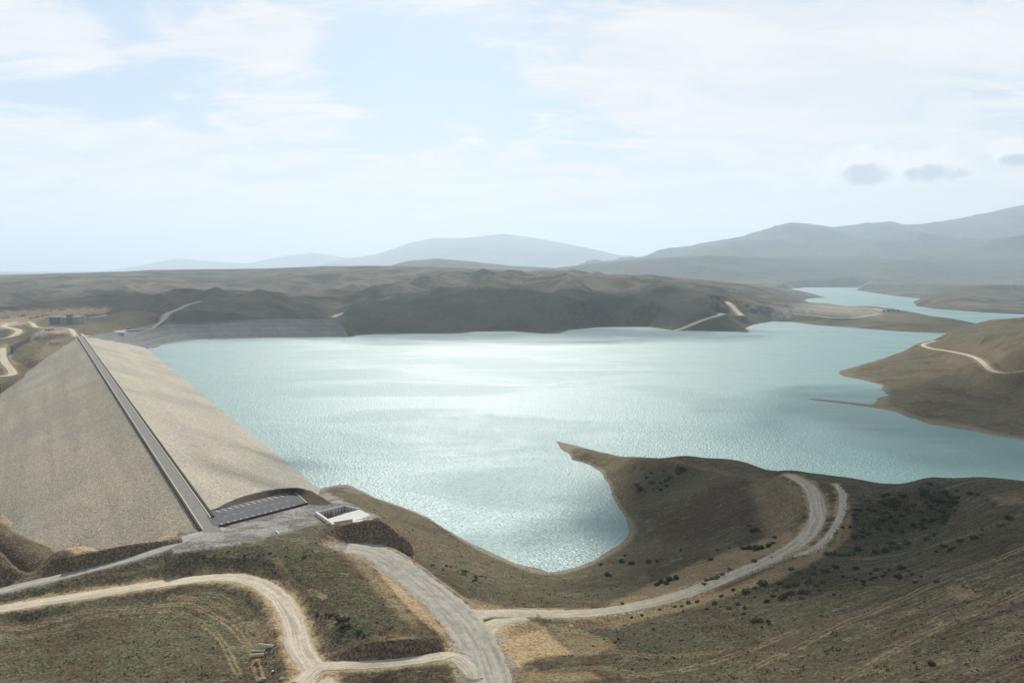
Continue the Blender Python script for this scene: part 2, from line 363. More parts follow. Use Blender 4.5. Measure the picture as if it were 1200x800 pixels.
# side embankment footprint
EMB_PAR = [0, .10, .18, .27, .36, .5, .75, .97, 1.]
EMB_TOP = [np.array((*xy(1882, 79), 41.)), U(126, 390, 32), U(152, 387, 27), U(168, 382.5, 28), U(182, 378, 31), U(205, 375.5, 34), U(300, 374.5, 36), U(388, 374, 36), U(397, 374.5, 36)]
EMB_BOT = [np.array((*xy(1960, 150), 14.)), U(171, 408.6, 0), U(180, 406.5, 0), U(192, 403.5, 0), U(205, 401, 0), U(232, 397.3, 0), U(300, 396, 0), U(398, 395, 0), U(410, 395, 0)]
m = (YY > 1500) & (YY < 2600) & (UU < 0)
poly_emb = EMB_TOP + EMB_BOT[::-1]
sd = sdist(XX[m], YY[m], poly_emb); dt, pt = pdist(XX[m], YY[m], EMB_TOP); db, _ = pdist(XX[m], YY[m], EMB_BOT)
ztop = np.interp(pt, range(9), [p[2] for p in EMB_TOP]); pl = ztop * db / (db + dt + 1e-6)
z = Z[m]; z = np.where(sd < 0, np.minimum(z, pl - 4), z)
z = np.where((sd >= 0) & (sd < 60) & (dt < db) & (pt < 6.9), np.maximum(z, ztop - 1.5 + .12 * sd - .0035 * sd * sd), z)
Z[m] = z

# flat pads: polygon (px,py) at level, margin in metres over which ground eases in
PADS = []
def pad(pts, lev, ease, drop=.0):
    global Z
    poly = [U(p[0], p[1], lev)[:2] for p in pts]; a = np.array(poly)
    m = (XX > a[:, 0].min() - ease) & (XX < a[:, 0].max() + ease) & (YY > a[:, 1].min() - ease) & (YY < a[:, 1].max() + ease)
    sd = sdist(XX[m], YY[m], poly); w = 1 - sstep(0, ease, sd)
    Z[m] = Z[m] * (1 - w) + (lev - drop) * w
pad([(232, 622), (246, 597), (345, 576), (372, 588), (402, 590), (440, 602), (443, 606), (420, 609), (390, 615.5), (362, 621), (330, 626), (250, 640), (205, 648), (200, 640)], 41.85, 4)
pad([(30, 372), (85, 366), (96, 384), (60, 388), (20, 384)], 46, 60)

tro = [U(373, 600.5, 42.3)[:2], U(404, 592.8, 42.3)[:2], U(421, 596.6, 42.3)[:2], U(383, 608, 42.3)[:2]]
m = (XX > -150) & (XX < -60) & (YY > 400) & (YY < 560); sd = sdist(XX[m], YY[m], tro); Z[m] = np.where(sd < -.8, np.minimum(Z[m], 34), Z[m])
ROADS = []
def road(name, pts, width, mat, lift=.0, far=False, seed=1, kind='px', cut=1.0, n=10):
    """carve a bench for the road and remember its line"""
    global Z
    p = catmull([U(*a) if kind == 'px' else P(*a) for a in pts], n)
    if kind == 'fit':
        pass
    mg = width * .5 + (14 if not far else 45)
    m = (XX > p[:, 0].min() - mg) & (XX < p[:, 0].max() + mg) & (YY > p[:, 1].min() - mg) & (YY < p[:, 1].max() + mg)
    if far: # take the height from the ground, smoothed
        zz = sample(p[:, 0], p[:, 1]); k = 9
        zz = np.convolve(np.pad(zz, k, mode='edge'), np.ones(2 * k + 1) / (2 * k + 1), 'valid'); p[:, 2] = zz
    d, par = pdist(XX[m], YY[m], p); zr = np.interp(par, np.arange(len(p)), p[:, 2])
    sh = (3.0 if not far else 14)
    w = 1 - sstep(width * .5, width * .5 + sh * 2.2, d)
    low = (.22 if not far else 1.2) * (1 - sstep(width * .5 - .6, width * .5 + (.8 if not far else 3), d))
    Z[m] = Z[m] * (1 - w) + zr * w - low
    ROADS.append((name, p, width, mat, lift, far, seed)); return p
def sample(x, y):
    x = np.atleast_1d(x).astype(float); y = np.atleast_1d(y).astype(float)
    fi = np.interp(x / y, us, np.arange(NU)); fj = np.interp(y, ys, np.arange(NV))
    i = np.minimum(fi.astype(int), NU - 2); j = np.minimum(fj.astype(int), NV - 2); a = fi - i; b = fj - j
    return (Z[j, i] * (1 - a) + Z[j, i + 1] * a) * (1 - b) + (Z[j + 1, i] * (1 - a) + Z[j + 1, i + 1] * a) * b
def G(px, py, dmin=200, dmax=9000):
    """first ground point seen through the pixel (used to stand things on the ground)"""
    r = ray(px, py); d = np.geomspace(dmin, dmax, 6000); x = r[0] / r[1] * d; z = CAMZ + r[2] / r[1] * d
    g = sample(x, d); k = np.argmax(z < g)
    if k == 0: k = len(d) - 1
    return np.array((x[k], d[k], g[k]))

DAM_END = [(406, 642, 37.6), (428, 643, 37.3), (455, 655, 35.9), (480, 674, 34), (520, 706, 31.2), (548, 737, 29.4), (565, 770, 28.2), (575, 802, 27.4), (585, 850, 26.5)]
road('gravel_road', [(262, 618, 41.9), (225, 628, 41.6), (190, 642, 39.4), (150, 655, 36.5), (100, 668, 33), (50, 680, 30), (0, 692, 27.5), (-80, 712, 24), (-200, 740, 20)], 9.5, 'gravel', seed=3)
road('dirt_road', [(-200, 755, 18), (-80, 727, 22.5), (0, 713, 25.5), (100, 697, 29), (200, 682, 32.5), (260, 676, 34), (300, 682, 34), (330, 703, 33), (345, 732, 31.3), (352, 760, 30), (372, 790, 28.8), (400, 840, 27.5)], 11., 'dirt', seed=5)
road('dirt_track', [(352, 800, 28.6), (372, 782, 29.2), (405, 779, 29.2), (450, 777, 29.2), (505, 770, 29.1), (528, 764.5, 28.6), (548, 757, 26.8)], 8., 'dirt', seed=6)
road('wide_gravel_road', DAM_END, 17., 'greygravel', seed=7)
ROADR = road('hillside_dirt_road', [(534, 729, 29.3), (556, 722, 29.0), (580, 718, 28.6), (620, 718, 27.6), (660, 719, 27.3), (700, 717, 27.5), (740, 711, 28), (800, 696, 29.4), (860, 673, 31.2), (910, 652, 32.8), (942, 631, 34.8), (957, 608, 37), (956, 585, 39.2), (946, 568, 40.6), (925, 556, 38)], 9.5, 'dirt', seed=8)
road('junction_apron', [(508, 703, 31.4), (536, 715, 29.9), (572, 719, 28.7), (604, 718.5, 27.9)], 9, 'dirt', seed=31)
road('junction_apron', [(614, 722, 27.6), (584, 728, 28.2), (568, 745, 28.4), (570, 772, 27.9)], 10, 'dirt', seed=32)
road('junction_apron', [(462, 773, 29.1), (505, 770, 29.0), (536, 771, 28.5), (556, 788, 27.7)], 8, 'dirt', seed=33)
TRK = road('stone_track', [(978, 566.5, 41.7), (986, 580, 40), (984, 602, 38), (974, 622, 36.2), (955, 641, 34.6), (930, 652, 33.4)], 3., 'dirt', seed=9)
# far roads
road('far_shore_road', [(728, 382.5, 2360), (745, 378.5, 2420), (790, 376.5, 2470), (820, 374, 2520), (843, 372.5, 2560), (848, 365, 2650), (868, 357, 2730), (862, 350, 2800), (852, 346, 2880)], 17, 'dirt', far=True, seed=11, kind='d')
road('far_shore_road', [(404, 366, 2500), (396, 359, 2560), (392, 352, 2700), (410, 346, 2900), (440, 341, 3050), (480, 337, 3150)], 13, 'dirt', far=True, seed=12, kind='d')
road('far_shore_road', [(550, 316.5, 4300), (600, 319, 4100), (640, 321, 3800), (668, 324, 3500)], 26, 'dirt', far=True, seed=13, kind='d')
road('abutment_road', [(136, 386, 2010), (158, 382, 2130), (175, 375, 2230), (190, 367, 2330), (198, 363, 2430), (220, 358, 2560), (260, 353.5, 2680), (310, 351, 2800)], 11, 'greygravel', far=True, seed=14, kind='d')
road('abutment_road', [(90, 395, 1740), (86, 390, 1800), (80, 386, 1880), (55, 387, 1900), (42, 386, 1930), (36, 378, 2080), (20, 376, 2130), (-30, 378, 2080)], 11, 'dirt', far=True, seed=15, kind='d')
road('compound_road', [(20, 376, 2130), (8, 380, 2060), (6, 386, 1960), (22, 390, 1870), (10, 394, 1800), (-30, 392, 1800)], 15, 'dirt', far=True, seed=16, kind='d')
road('compound_road', [(-30, 372, 2200), (20, 370, 2300), (60, 367, 2400), (90, 368, 2350), (104, 364, 2450), (124, 361, 2560)], 18, 'dirt', far=True, seed=17, kind='d')
road('valley_road', [(2, 406, 1620), (4, 416, 1500), (14, 424, 1420), (0, 428, 1390), (-40, 428, 1390)], 14, 'dirt', far=True, seed=18, kind='d')
road('right_hill_road', [(1096, 398, 1850), (1082, 403, 1800), (1090, 407, 1720), (1112, 411, 1620), (1135, 420, 1480), (1150, 428, 1370), (1162, 438, 1270), (1180, 444, 1210), (1215, 448, 1180), (1300, 450, 1180)], 9, 'dirt', far=True, seed=19, kind='d')
road('peninsula_road', [(925, 359, 3350), (955, 358, 3450), (990, 361, 3300), (1020, 363, 3250), (1035, 366, 3100)], 16, 'dirt', far=True, seed=20, kind='d')
road('peninsula_road', [(930, 364, 3050), (965, 366, 3000), (1000, 368, 2900), (1030, 366, 3000)], 14, 'dirt', far=True, seed=21, kind='d')

m = (YY > 1500) & (YY < 2600) & (UU < 0)
sd = sdist(XX[m], YY[m], poly_emb); dt, pt = pdist(XX[m], YY[m], EMB_TOP); db, _ = pdist(XX[m], YY[m], EMB_BOT)
Z[m] = np.where(sd < 0, np.minimum(Z[m], np.interp(pt, range(9), [p[2] for p in EMB_TOP]) * db / (db + dt + 1e-6) - 5), Z[m])

m = (YY > 1500) & (YY < 2300) & (UU < .1)
sd = sdist(XX[m], YY[m], damfoot); S_, Q_ = sq(XX[m], YY[m]); Z[m] = np.where(sd < 0, np.minimum(Z[m], damz(Q_, S_) - 1.2 - np.clip(-sd, 0, 12)), Z[m])
SOILP = []
def bank(top, bot, dd, ease=14.):
    """cut face: bottom line (px,py,z), top line (px,py) set dd metres farther"""
    b = catmull([U(*p) for p in bot], 8); tb = [U(*p) for p in bot]
    t = catmull([P(p[0], p[1], q[1] + dd) for p, q in zip(top, tb)], 8)
    poly = list(t) + list(b[::-1]); a = np.array(poly)[:, :2]
    m = (XX > a[:, 0].min() - ease) & (XX < a[:, 0].max() + ease) & (YY > a[:, 1].min() - ease) & (YY < a[:, 1].max() + ease)
    x, y, z = XX[m], YY[m], Z[m]
    sd = sdist(x, y, poly); dt, pt = pdist(x, y, t); db, pb = pdist(x, y, b)
    zt = np.interp(pt, np.arange(len(t)), t[:, 2]); zb_ = np.interp(pb, np.arange(len(b)), b[:, 2])
    w = (1 - sstep(0, ease, dt)) * (1 - sstep(0, 1, 1 - np.minimum(pt / .6, (len(t) - 1 - pt) / .6)))
    w = np.where((sd > 0) & (dt < db), w, 0)
    z = z * (1 - w) + (zt - dt * .08) * w
    fa = db / (db + dt + 1e-6); z = np.where(sd <= 0, zb_ * (1 - fa) + zt * fa, z)
    Z[m] = z; SOILP.append((poly, m, sd))
bank([(214, 631), (180, 634.5), (150, 638.5), (110, 646), (76, 653)], [(214, 635.5, 40.9), (180, 644.5, 38.4), (150, 652.5, 36.6), (110, 663, 33.8), (76, 671, 31.8)], 3.0)
bank([(384, 768), (420, 755), (450, 750.5), (480, 748), (516, 747)], [(388, 773.5, 29.3), (420, 773, 29.3), (450, 771.5, 29.3), (482, 768.5, 29.3), (522, 761, 29.2)], 3.6)
bank([(366, 621), (391, 615.5), (420, 610), (444, 608.5), (464, 622), (480, 634)], [(384, 630, 39.5), (400, 633, 38.2), (424, 634.5, 37.8), (450, 637, 37.4), (468, 642, 36.2), (484, 650, 35)], 8., 5.)

# ------------------------------------------------------------------ ground cover painted on the land as masks
PXV, PYV = proj(XX, YY, Z)
COV = np.zeros((4,) + Z.shape, np.float32)
wob = fbm(XX / 22, YY / 22, 4, 81); wob2 = fbm(XX / 6, YY / 6, 3, 82)
def paint(ch, pts, soft, val, y0=0, y1=1e9, wb=6.):
    a = np.array(pts, float)
    m = (PXV > a[:, 0].min() - soft * 2) & (PXV < a[:, 0].max() + soft * 2) & (PYV > a[:, 1].min() - soft * 2) & (PYV < a[:, 1].max() + soft * 2) & (YY > y0) & (YY < y1)
    if not m.any(): return
    sd = sdist(PXV[m], PYV[m], pts) + wob[m] * wb + wob2[m] * wb * .6
    w = (1 - sstep(-soft, soft, sd)) * val
    COV[ch][m] = np.maximum(COV[ch][m], w)
SAND, GREEN, SCRUB_AND_SHADE, GRAV = 0, 1, 2, 3
SOIL = np.zeros(Z.shape, np.float32)
for poly, m, sd in SOILP: SOIL[m] = np.maximum(SOIL[m], 1 - sstep(-.2, 1.6, sd))
near = dict(y1=900)
paint(SAND, [(556, 742), (575, 724), (600, 726), (632, 727), (650, 744), (672, 766), (640, 771), (612, 778), (592, 805), (572, 790)], 4, 1., wb=5, **near)
paint(SAND, [(632, 727), (665, 732), (705, 748), (722, 757), (700, 766), (672, 768)], 4, .45, wb=5, **near)
paint(SAND, [(585, 805), (600, 785), (690, 788), (700, 794), (640, 800), (600, 815)], 4, .5, wb=7, **near)
paint(SAND, [(66, 640), (100, 634), (150, 629), (205, 627), (180, 634), (140, 640), (90, 649)], 3, .9, wb=3, **near)
paint(SAND, [(0, 598), (30, 606), (42, 628), (22, 626), (0, 612)], 3, .6, wb=3, **near)
paint(SAND, [(412, 632), (430, 650), (450, 680), (480, 715), (518, 748), (528, 745), (490, 705), (455, 660), (440, 640)], 3, .8, wb=3, **near)
paint(SAND, [(395, 640), (410, 636), (440, 665), (475, 710), (500, 740), (480, 735), (440, 690)], 5, .35, wb=5, **near)
paint(SAND, [(540, 724), (570, 728), (590, 735), (570, 760), (588, 805), (560, 805), (545, 760)], 4, .8, wb=3, **near)
paint(SAND, [(440, 630), (470, 640), (500, 672), (545, 700), (590, 710), (560, 715), (500, 690), (470, 655)], 3, .5, wb=3, **near)
paint(SAND, [(790, 670), (870, 640), (925, 620), (935, 628), (900, 652), (850, 674), (760, 705), (700, 714), (730, 700)], 4, .5, wb=4, **near)
paint(SAND, [(640, 735), (700, 722), (760, 714), (850, 690), (930, 655), (975, 640), (985, 610), (998, 600), (996, 630), (960, 655), (900, 685), (800, 715), (720, 735)], 3, .45, wb=3, **near)
paint(SAND, [(880, 560), (930, 560), (945, 575), (930, 620), (905, 640), (890, 610)], 9, .28, wb=7, **near)
paint(SAND, [(1160, 580), (1200, 578), (1200, 590), (1170, 590)], 4, .3, **near)
for (x, y) in ((290, 735), (300, 750), (315, 760), (395, 728), (440, 735), (455, 745), (1090, 735), (1020, 780), (1100, 775), (780, 755), (740, 770), (650, 795), (340, 790), (315, 775), (1180, 650), (1130, 690), (280, 780), (500, 690)):
    paint(SAND, [(x - 10, y - 2), (x + 10, y - 3), (x + 14, y + 2), (x - 8, y + 3)], 5, .2, wb=26, **near)
paint(GREEN, [(215, 645), (300, 640), (370, 632), (400, 660), (450, 710), (460, 740), (400, 750), (360, 700), (310, 670), (200, 668)], 8, .55, wb=16, **near)
paint(GREEN, [(385, 715), (420, 720), (450, 745), (400, 760), (380, 740)], 6, .8, wb=10, **near)
paint(GREEN, [(430, 655), (470, 660), (500, 675), (560, 690), (540, 700), (500, 690), (460, 675)], 6, .8, wb=9, **near)
paint(GREEN, [(0, 720), (200, 690), (300, 690), (330, 740), (280, 800), (0, 800)], 12, .32, wb=20, **near)
paint(GREEN, [(0, 690), (120, 672), (200, 660), (180, 675), (60, 700), (0, 706)], 4, .45, wb=6, **near)
paint(GREEN, [(960, 648), (1010, 642), (1060, 640), (1110, 622), (1130, 612), (1120, 628), (1060, 650), (1000, 655)], 4, .8, wb=8, **near)
paint(GREEN, [(900, 672), (950, 660), (1000, 665), (990, 690), (930, 700), (890, 695)], 8, .6, wb=10, **near)
paint(GREEN, [(1060, 760), (1130, 735), (1180, 745), (1120, 775)], 10, .4, wb=12, **near)
paint(GREEN, [(1150, 600), (1195, 605), (1200, 625), (1140, 640), (1100, 660), (1060, 650)], 8, .35, wb=10, **near)
paint(GREEN, [(700, 755), (800, 730), (900, 720), (860, 790), (720, 800)], 16, .3, wb=16, **near)
paint(SCRUB_AND_SHADE, [(990, 610), (1010, 585), (1060, 572), (1110, 574), (1130, 600), (1100, 620), (1040, 632), (985, 634)], 9, .75, wb=12, **near)
paint(SCRUB_AND_SHADE, [(740, 572), (770, 548), (810, 542), (830, 556), (790, 575), (750, 585)], 9, .6, wb=10, **near)
paint(SCRUB_AND_SHADE, [(860, 635), (895, 625), (912, 634), (890, 642), (866, 643)], 5, .7, wb=4, **near)
paint(SCRUB_AND_SHADE, [(760, 672), (800, 668), (790, 682), (755, 690)], 5, .5, wb=8, **near)
paint(SCRUB_AND_SHADE, [(0, 645), (80, 650), (80, 668), (0, 690)], 5, .6, wb=10, **near)
paint(SCRUB_AND_SHADE, [(300, 680), (340, 690), (420, 745), (380, 742), (345, 705)], 6, .35, wb=14, **near)
paint(SCRUB_AND_SHADE, [(880, 690), (960, 668), (1010, 690), (950, 705)], 9, .3, wb=12, **near)
paint(GRAV, [(196, 650), (205, 632), (240, 610), (300, 600), (360, 588), (405, 588), (445, 606), (432, 611), (400, 609), (375, 613), (330, 626), (255, 642)], 3, 1., wb=1.5, **near)
paint(GRAV, [(352, 571), (378, 573), (402, 586), (404, 594), (385, 592), (372, 580)], 2, .9, wb=1.5, **near)
paint(GRAV, [(395, 562), (420, 566), (440, 580), (425, 586), (405, 576)], 4, .25, wb=5, **near)
# far side: quarry, compound and blue-grey rock
paint(GRAV, [(925, 357), (960, 352), (1010, 356), (1038, 362), (1035, 372), (1000, 371), (960, 368), (928, 366)], 3, .6, wb=3, y0=2500, y1=4500)
paint(SAND, [(930, 360), (990, 358), (1036, 363), (1030, 368), (960, 366)], 2, .5, wb=5, y0=2500, y1=4500)
paint(GRAV, [(905, 362), (925, 362), (926, 374), (906, 374)], 3, .8, wb=3, y0=2500, y1=4500)
paint(SAND, [(0, 372), (40, 366), (100, 364), (100, 372), (60, 372), (20, 380), (0, 384)], 2, .7, wb=4, y0=1700, y1=2700)
paint(SAND, [(-40, 368), (0, 365), (60, 362), (130, 361), (125, 366), (96, 368), (60, 371), (26, 380), (0, 386), (-40, 386)], 2, .85, wb=4, y0=1700, y1=2900)
paint(SAND, [(528, 712), (560, 712), (610, 713), (640, 722), (600, 730), (566, 742), (540, 735)], 3, .9, wb=3, **near)
paint(SAND, [(50, 386), (84, 386), (84, 390), (52, 392), (40, 400), (30, 398)], 2, .6, wb=3, y0=1500, y1=2300)
paint(SAND, [(0, 404), (8, 402), (14, 420), (22, 428), (0, 432)], 2, .4, wb=3, y0=1000, y1=1800)
paint(SAND, [(60, 398), (86, 398), (78, 410), (50, 424), (40, 420)], 4, .3, wb=5, y0=1200, y1=1900)
paint(GREEN, [(700, 322), (1210, 300), (1210, 335), (1000, 334), (850, 334)], 5, .6, wb=14, y0=7000, y1=16000)
paint(GREEN, [(840, 296), (960, 292), (1100, 295), (1100, 300), (960, 300), (840, 302)], 3, .9, wb=5, y0=9000, y1=19000)
paint(GREEN, [(400, 300), (640, 306), (700, 312), (480, 312)], 3, .5, wb=5, y0=7000, y1=16000)
paint(GREEN, [(1080, 335), (1200, 333), (1200, 345), (1090, 345)], 3, .5, wb=5, y0=4500, y1=9000)
paint(SCRUB_AND_SHADE, [(400, 362), (440, 345), (520, 333), (600, 330), (700, 336), (800, 344), (850, 352), (850, 372), (780, 380), (660, 392), (500, 394), (410, 392)], 7, .75, wb=16, y0=2150, y1=3300)  # darkens the far-shore hills in place of their backlit shade
paint(GREEN, [(550, 375), (700, 370), (830, 350), (860, 375), (760, 380), (600, 388)], 6, .3, wb=12, y0=2200, y1=3500)
def soil(pts):
    m = (YY < 900) & (YY > 200); sd = sdist(PXV[m], PYV[m], pts) + wob[m] * 4; SOIL[m] = np.maximum(SOIL[m], (1 - sstep(-2, 2, sd)) * .75)
soil([(0, 640), (30, 640), (78, 655), (74, 672), (0, 690)]); soil([(446, 606), (476, 625), (510, 645), (505, 652), (470, 636), (448, 622)])
for (nm, p, w, mt, lift, far, sd_) in ROADS:
    mg = w * .5 + (6 if not far else 22)
    m = (XX > p[:, 0].min() - mg) & (XX < p[:, 0].max() + mg) & (YY > p[:, 1].min() - mg) & (YY < p[:, 1].max() + mg)
    d, _ = pdist(XX[m], YY[m], p)
    e = (3.5 if not far else 8)
    w_ = (1 - sstep(w * .5 - 1, w * .5 + e, d + (wob[m] * e * 1.1 + wob2[m] * e * .8) * (not far))) * (.8 if not far else .5)
    ch = SAND if mt == 'dirt' else GRAV
    COV[ch][m] = np.maximum(COV[ch][m], w_)
    if mt == 'greygravel':
        w_ = (1 - sstep(w * .5 + 1, w * .5 + 5, d + wob[m] * 5)) * .7; COV[SAND][m] = np.maximum(COV[SAND][m], w_)

def wheel_track(pts, w, val):      # faint vehicle tracks worn into the grass
    line = catmull([G(*p) for p in pts], 10); a = line[:, :2]; mg = w + 3
    m = (XX > a[:, 0].min() - mg) & (XX < a[:, 0].max() + mg) & (YY > a[:, 1].min() - mg) & (YY < a[:, 1].max() + mg)
    d, _ = pdist(XX[m], YY[m], line); v = (1 - sstep(.2, .9, np.abs(d - w))) * val * (.55 + .9 * np.clip(wob[m] + wob2[m] + .3, 0, 1)); COV[SAND][m] = np.maximum(COV[SAND][m], v)
for pts, w, v in (([(-10, 733), (80, 722), (150, 712), (205, 708), (245, 718), (275, 738), (296, 765), (305, 795)], 1.1, .4), ([(-10, 742), (90, 728), (190, 716), (250, 740), (280, 790)], .9, .3), ([(200, 700), (262, 712), (292, 740), (322, 752)], .9, .3),
        ([(650, 742), (700, 760), (760, 768), (840, 764)], 1.2, .35), ([(620, 790), (690, 782), (760, 790), (850, 770), (930, 740)], 1.1, .35), ([(870, 790), (960, 745), (1060, 700), (1205, 640)], 1.2, .3), ([(980, 800), (1080, 745), (1205, 690)], 1.1, .25),
        ([(1000, 655), (1060, 648), (1130, 628), (1205, 600)], 1.1, .35), ([(322, 655), (350, 690), (380, 700)], .8, .35), ([(760, 540), (820, 548), (880, 560), (930, 565)], 1.2, .3)):
    wheel_track(pts, w, v)

# ------------------------------------------------------------------ mesh helpers
def link(name, me, mats, parent=None, smooth=False):
    o = bpy.data.objects.new(name, me); sc.collection.objects.link(o)
    for mt in (mats if isinstance(mats, (list, tuple)) else [mats]): me.materials.append(mt)
    if parent: o.parent = parent
    if smooth:
        me.polygons.foreach_set('use_smooth', [True] * len(me.polygons))
    return o
def mesh(name, verts, faces):
    me = bpy.data.meshes.new(name); me.from_pydata([tuple(map(float, v)) for v in verts], [], [tuple(int(i) for i in f) for f in faces]); me.update(); return me
def gridmesh(name, Xg, Yg, Zg, keep=None):
    nv, nu = Xg.shape
    co = np.stack([Xg, Yg, Zg], -1).reshape(-1, 3).astype(np.float32)
    j, i = np.meshgrid(np.arange(nv - 1), np.arange(nu - 1), indexing='ij')
    a = (j * nu + i); q = np.stack([a, a + 1, a + nu + 1, a + nu], -1)
    if keep is not None: q = q[keep]
    q = q.reshape(-1, 4)
    if keep is not None:
        used, inv = np.unique(q, return_inverse=True); co = co[used]; q = inv.reshape(-1, 4)
    me = bpy.data.meshes.new(name); me.vertices.add(len(co)); me.vertices.foreach_set('co', co.ravel())
    me.loops.add(q.size); me.loops.foreach_set('vertex_index', q.ravel().astype(np.int32))
    me.polygons.add(len(q)); me.polygons.foreach_set('loop_start', np.arange(0, q.size, 4, dtype=np.int32))
    try: me.polygons.foreach_set('loop_total', np.full(len(q), 4, np.int32))
    except Exception: pass
    me.polygons.foreach_set('use_smooth', np.ones(len(q), bool))
    me.update(calc_edges=True); return me
def tag(o, label=None, cat=None, group=None, kind=None):
    if label: o['label'] = label
    if cat: o['category'] = cat
    if group: o['group'] = group
    if kind: o['kind'] = kind
    return o
def empty(name, loc, rz=0, **kw):
    o = bpy.data.objects.new(name, None); sc.collection.objects.link(o); o.location = loc; o.rotation_euler = (0, 0, rz)
    return tag(o, **kw)

# ------------------------------------------------------------------ materials
def pos(T): return T.n.new('ShaderNodeNewGeometry').outputs['Position']
def bump(T, b, h, strength, dist):
    nd = T.add('ShaderNodeBump', Strength=strength, Distance=dist, Height=h); T.l.new(nd.outputs[0], b.inputs['Normal'])

M = {}
# land
m, T, b = new_mat('land', 1., .05); M['land'] = m
p = pos(T)
att = T.n.new('ShaderNodeAttribute'); att.attribute_name = 'cover'
sp = T.n.new('ShaderNodeSeparateColor'); T.l.new(att.outputs['Color'], sp.inputs[0])
nfine = T.noise(p, .9, 5, .7); nmid = T.noise(p, .12, 6, .68); nbig = T.noise(p, .014, 6, .65); nhuge = T.noise(p, .0016, 5, .6, .5)
g1 = U(900, 745, 38); g2 = U(1200, 640, 52); ang = math.atan2(g2[1] - g1[1], g2[0] - g1[0])
vr = T.n.new('ShaderNodeVectorRotate'); vr.rotation_type = 'Z_AXIS'; T.l.new(p, vr.inputs['Vector']); vr.inputs['Angle'].default_value = -ang
streak = T.noise(T.scalev(vr.outputs[0], .012, .35, .2), 1., 5, .6)
streak2 = T.noise(T.scalev(vr.outputs[0], .05, 1.3, .5), 1., 4, .6)
sx = T.add('ShaderNodeSeparateXYZ', Vector=p)
brown = T.mix(T.ramp(nbig, .38, .62), (.10, .072, .043), (.175, .135, .083))
olive = T.mix(T.ramp(nmid, .35, .65), (.075, .070, .038), (.15, .135, .078))
col = T.mix(T.ramp(T.m('ADD', T.m('MULTIPLY', nmid, .5), T.m('MULTIPLY', nbig, .5)), .43, .57), brown, olive)
# dry straw patches
straw = T.ramp(T.m('ADD', T.m('MULTIPLY', nmid, .55), T.m('MULTIPLY', nfine, .45)), .52, .68)
col = T.mix(T.m('MULTIPLY', straw, .7), col, (.235, .20, .125))
# plough lines on the gentle near slopes, right of the road
rightm = T.m('MULTIPLY', T.ramp(sx.outputs[0], 60, 160), T.ramp(sx.outputs[1], 620, 480))
col = T.mix(T.m('MULTIPLY', T.m('MULTIPLY', rightm, T.ramp(streak, .42, .56)), .75), col, (.062, .047, .031))
col = T.mix(T.m('MULTIPLY', T.m('MULTIPLY', rightm, T.ramp(streak2, .5, .64)), .75), col, (.185, .155, .10))
# far country greyer and greener; wide tone range stands in for sun and shade
farm = T.ramp(sx.outputs[1], 1500, 3200)
farc = T.mix(T.ramp(T.noise(p, .006, 7, .65, .4), .38, .62), (.026, .034, .022), (.14, .125, .08))
farc = T.mix(T.m('MULTIPLY', T.ramp(nhuge, .5, .66), .6), farc, (.24, .205, .14))
col = T.mix(T.m('MULTIPLY', farm, .85), col, farc)
farg = T.mix(T.ramp(T.noise(p, .0011, 7, .62, .3), .40, .60), (.026, .040, .028), (.085, .10, .052))
col = T.mix(T.m('MULTIPLY', T.ramp(sx.outputs[1], 7600, 9800), .85), col, farg)
# bare steep banks
geo = T.n.new('ShaderNodeNewGeometry'); nz = T.add('ShaderNodeSeparateXYZ', Vector=geo.outputs['True Normal']).outputs[2]
soil = T.mix(T.ramp(nfine, .3, .7), (.12, .085, .05), (.22, .165, .105))
nearm = T.m('SUBTRACT', 1., farm)
col = T.mix(T.m('MULTIPLY', T.ramp(nz, .93, .80), T.m('MULTIPLY', nearm, .8)), col, soil)
# painted cover
green = T.mix(T.ramp(nfine, .35, .65), (.045, .050, .022), (.115, .115, .056))
col = T.mix(T.m('MULTIPLY', sp.outputs[1], T.ramp(nmid, .36, .56, .25, 1.)), col, green)
scrub_and_shade = T.mix(T.ramp(nfine, .42, .62), (.022, .026, .013), (.07, .062, .038))
col = T.mix(T.m('MULTIPLY', sp.outputs[2], T.ramp(nmid, .38, .54, .3, 1.)), col, scrub_and_shade)
sand = T.mix(T.ramp(nmid, .35, .65), (.50, .335, .165), (.57, .425, .25))
sand = T.mix(T.m('MULTIPLY', T.ramp(nfine, .5, .62), .5), sand, (.30, .225, .14))
sf = T.m('MULTIPLY', sp.outputs[0], T.ramp(nfine, .25, .55, .6, 1.))
col = T.mix(sf, col, sand)
grav = T.mix(T.ramp(T.noise(p, .06, 5, .6), .42, .58), (.20, .188, .168), (.36, .335, .295))
grav = T.mix(T.m('MULTIPLY', T.ramp(nfine, .45, .65), .35), grav, (.13, .125, .12))
col = T.mix(T.m('MULTIPLY', att.outputs['Alpha'], .97), col, grav)
sa = T.n.new('ShaderNodeAttribute'); sa.attribute_name = 'soil'
dsoil = T.mix(T.ramp(nfine, .3, .7), (.10, .070, .043), (.20, .145, .09))
col = T.mix(sa.outputs['Fac'], col, dsoil)
sz = sx.outputs[2]   # pale drawdown rim just above the water
rim = T.m('MULTIPLY', T.ramp(T.m('ADD', sz, T.m('MULTIPLY', nmid, 1.2)), 2.6, 1.2), T.ramp(sx.outputs[1], 1400, 700, .3, .75))
col = T.mix(T.m('MULTIPLY', rim, T.ramp(sz, -.6, -.2)), col, (.30, .26, .19))
# pebbly grain
col = T.mul(col, T.ramp(nfine, .3, .7, .5, 1.5))
T.set(b.inputs['Base Color'], col)
hh = T.m('ADD', T.m('MULTIPLY', nfine, .8), T.m('MULTIPLY', T.noise(p, .16, 4, .6), 3.))
bump(T, b, hh, .75, 1.)

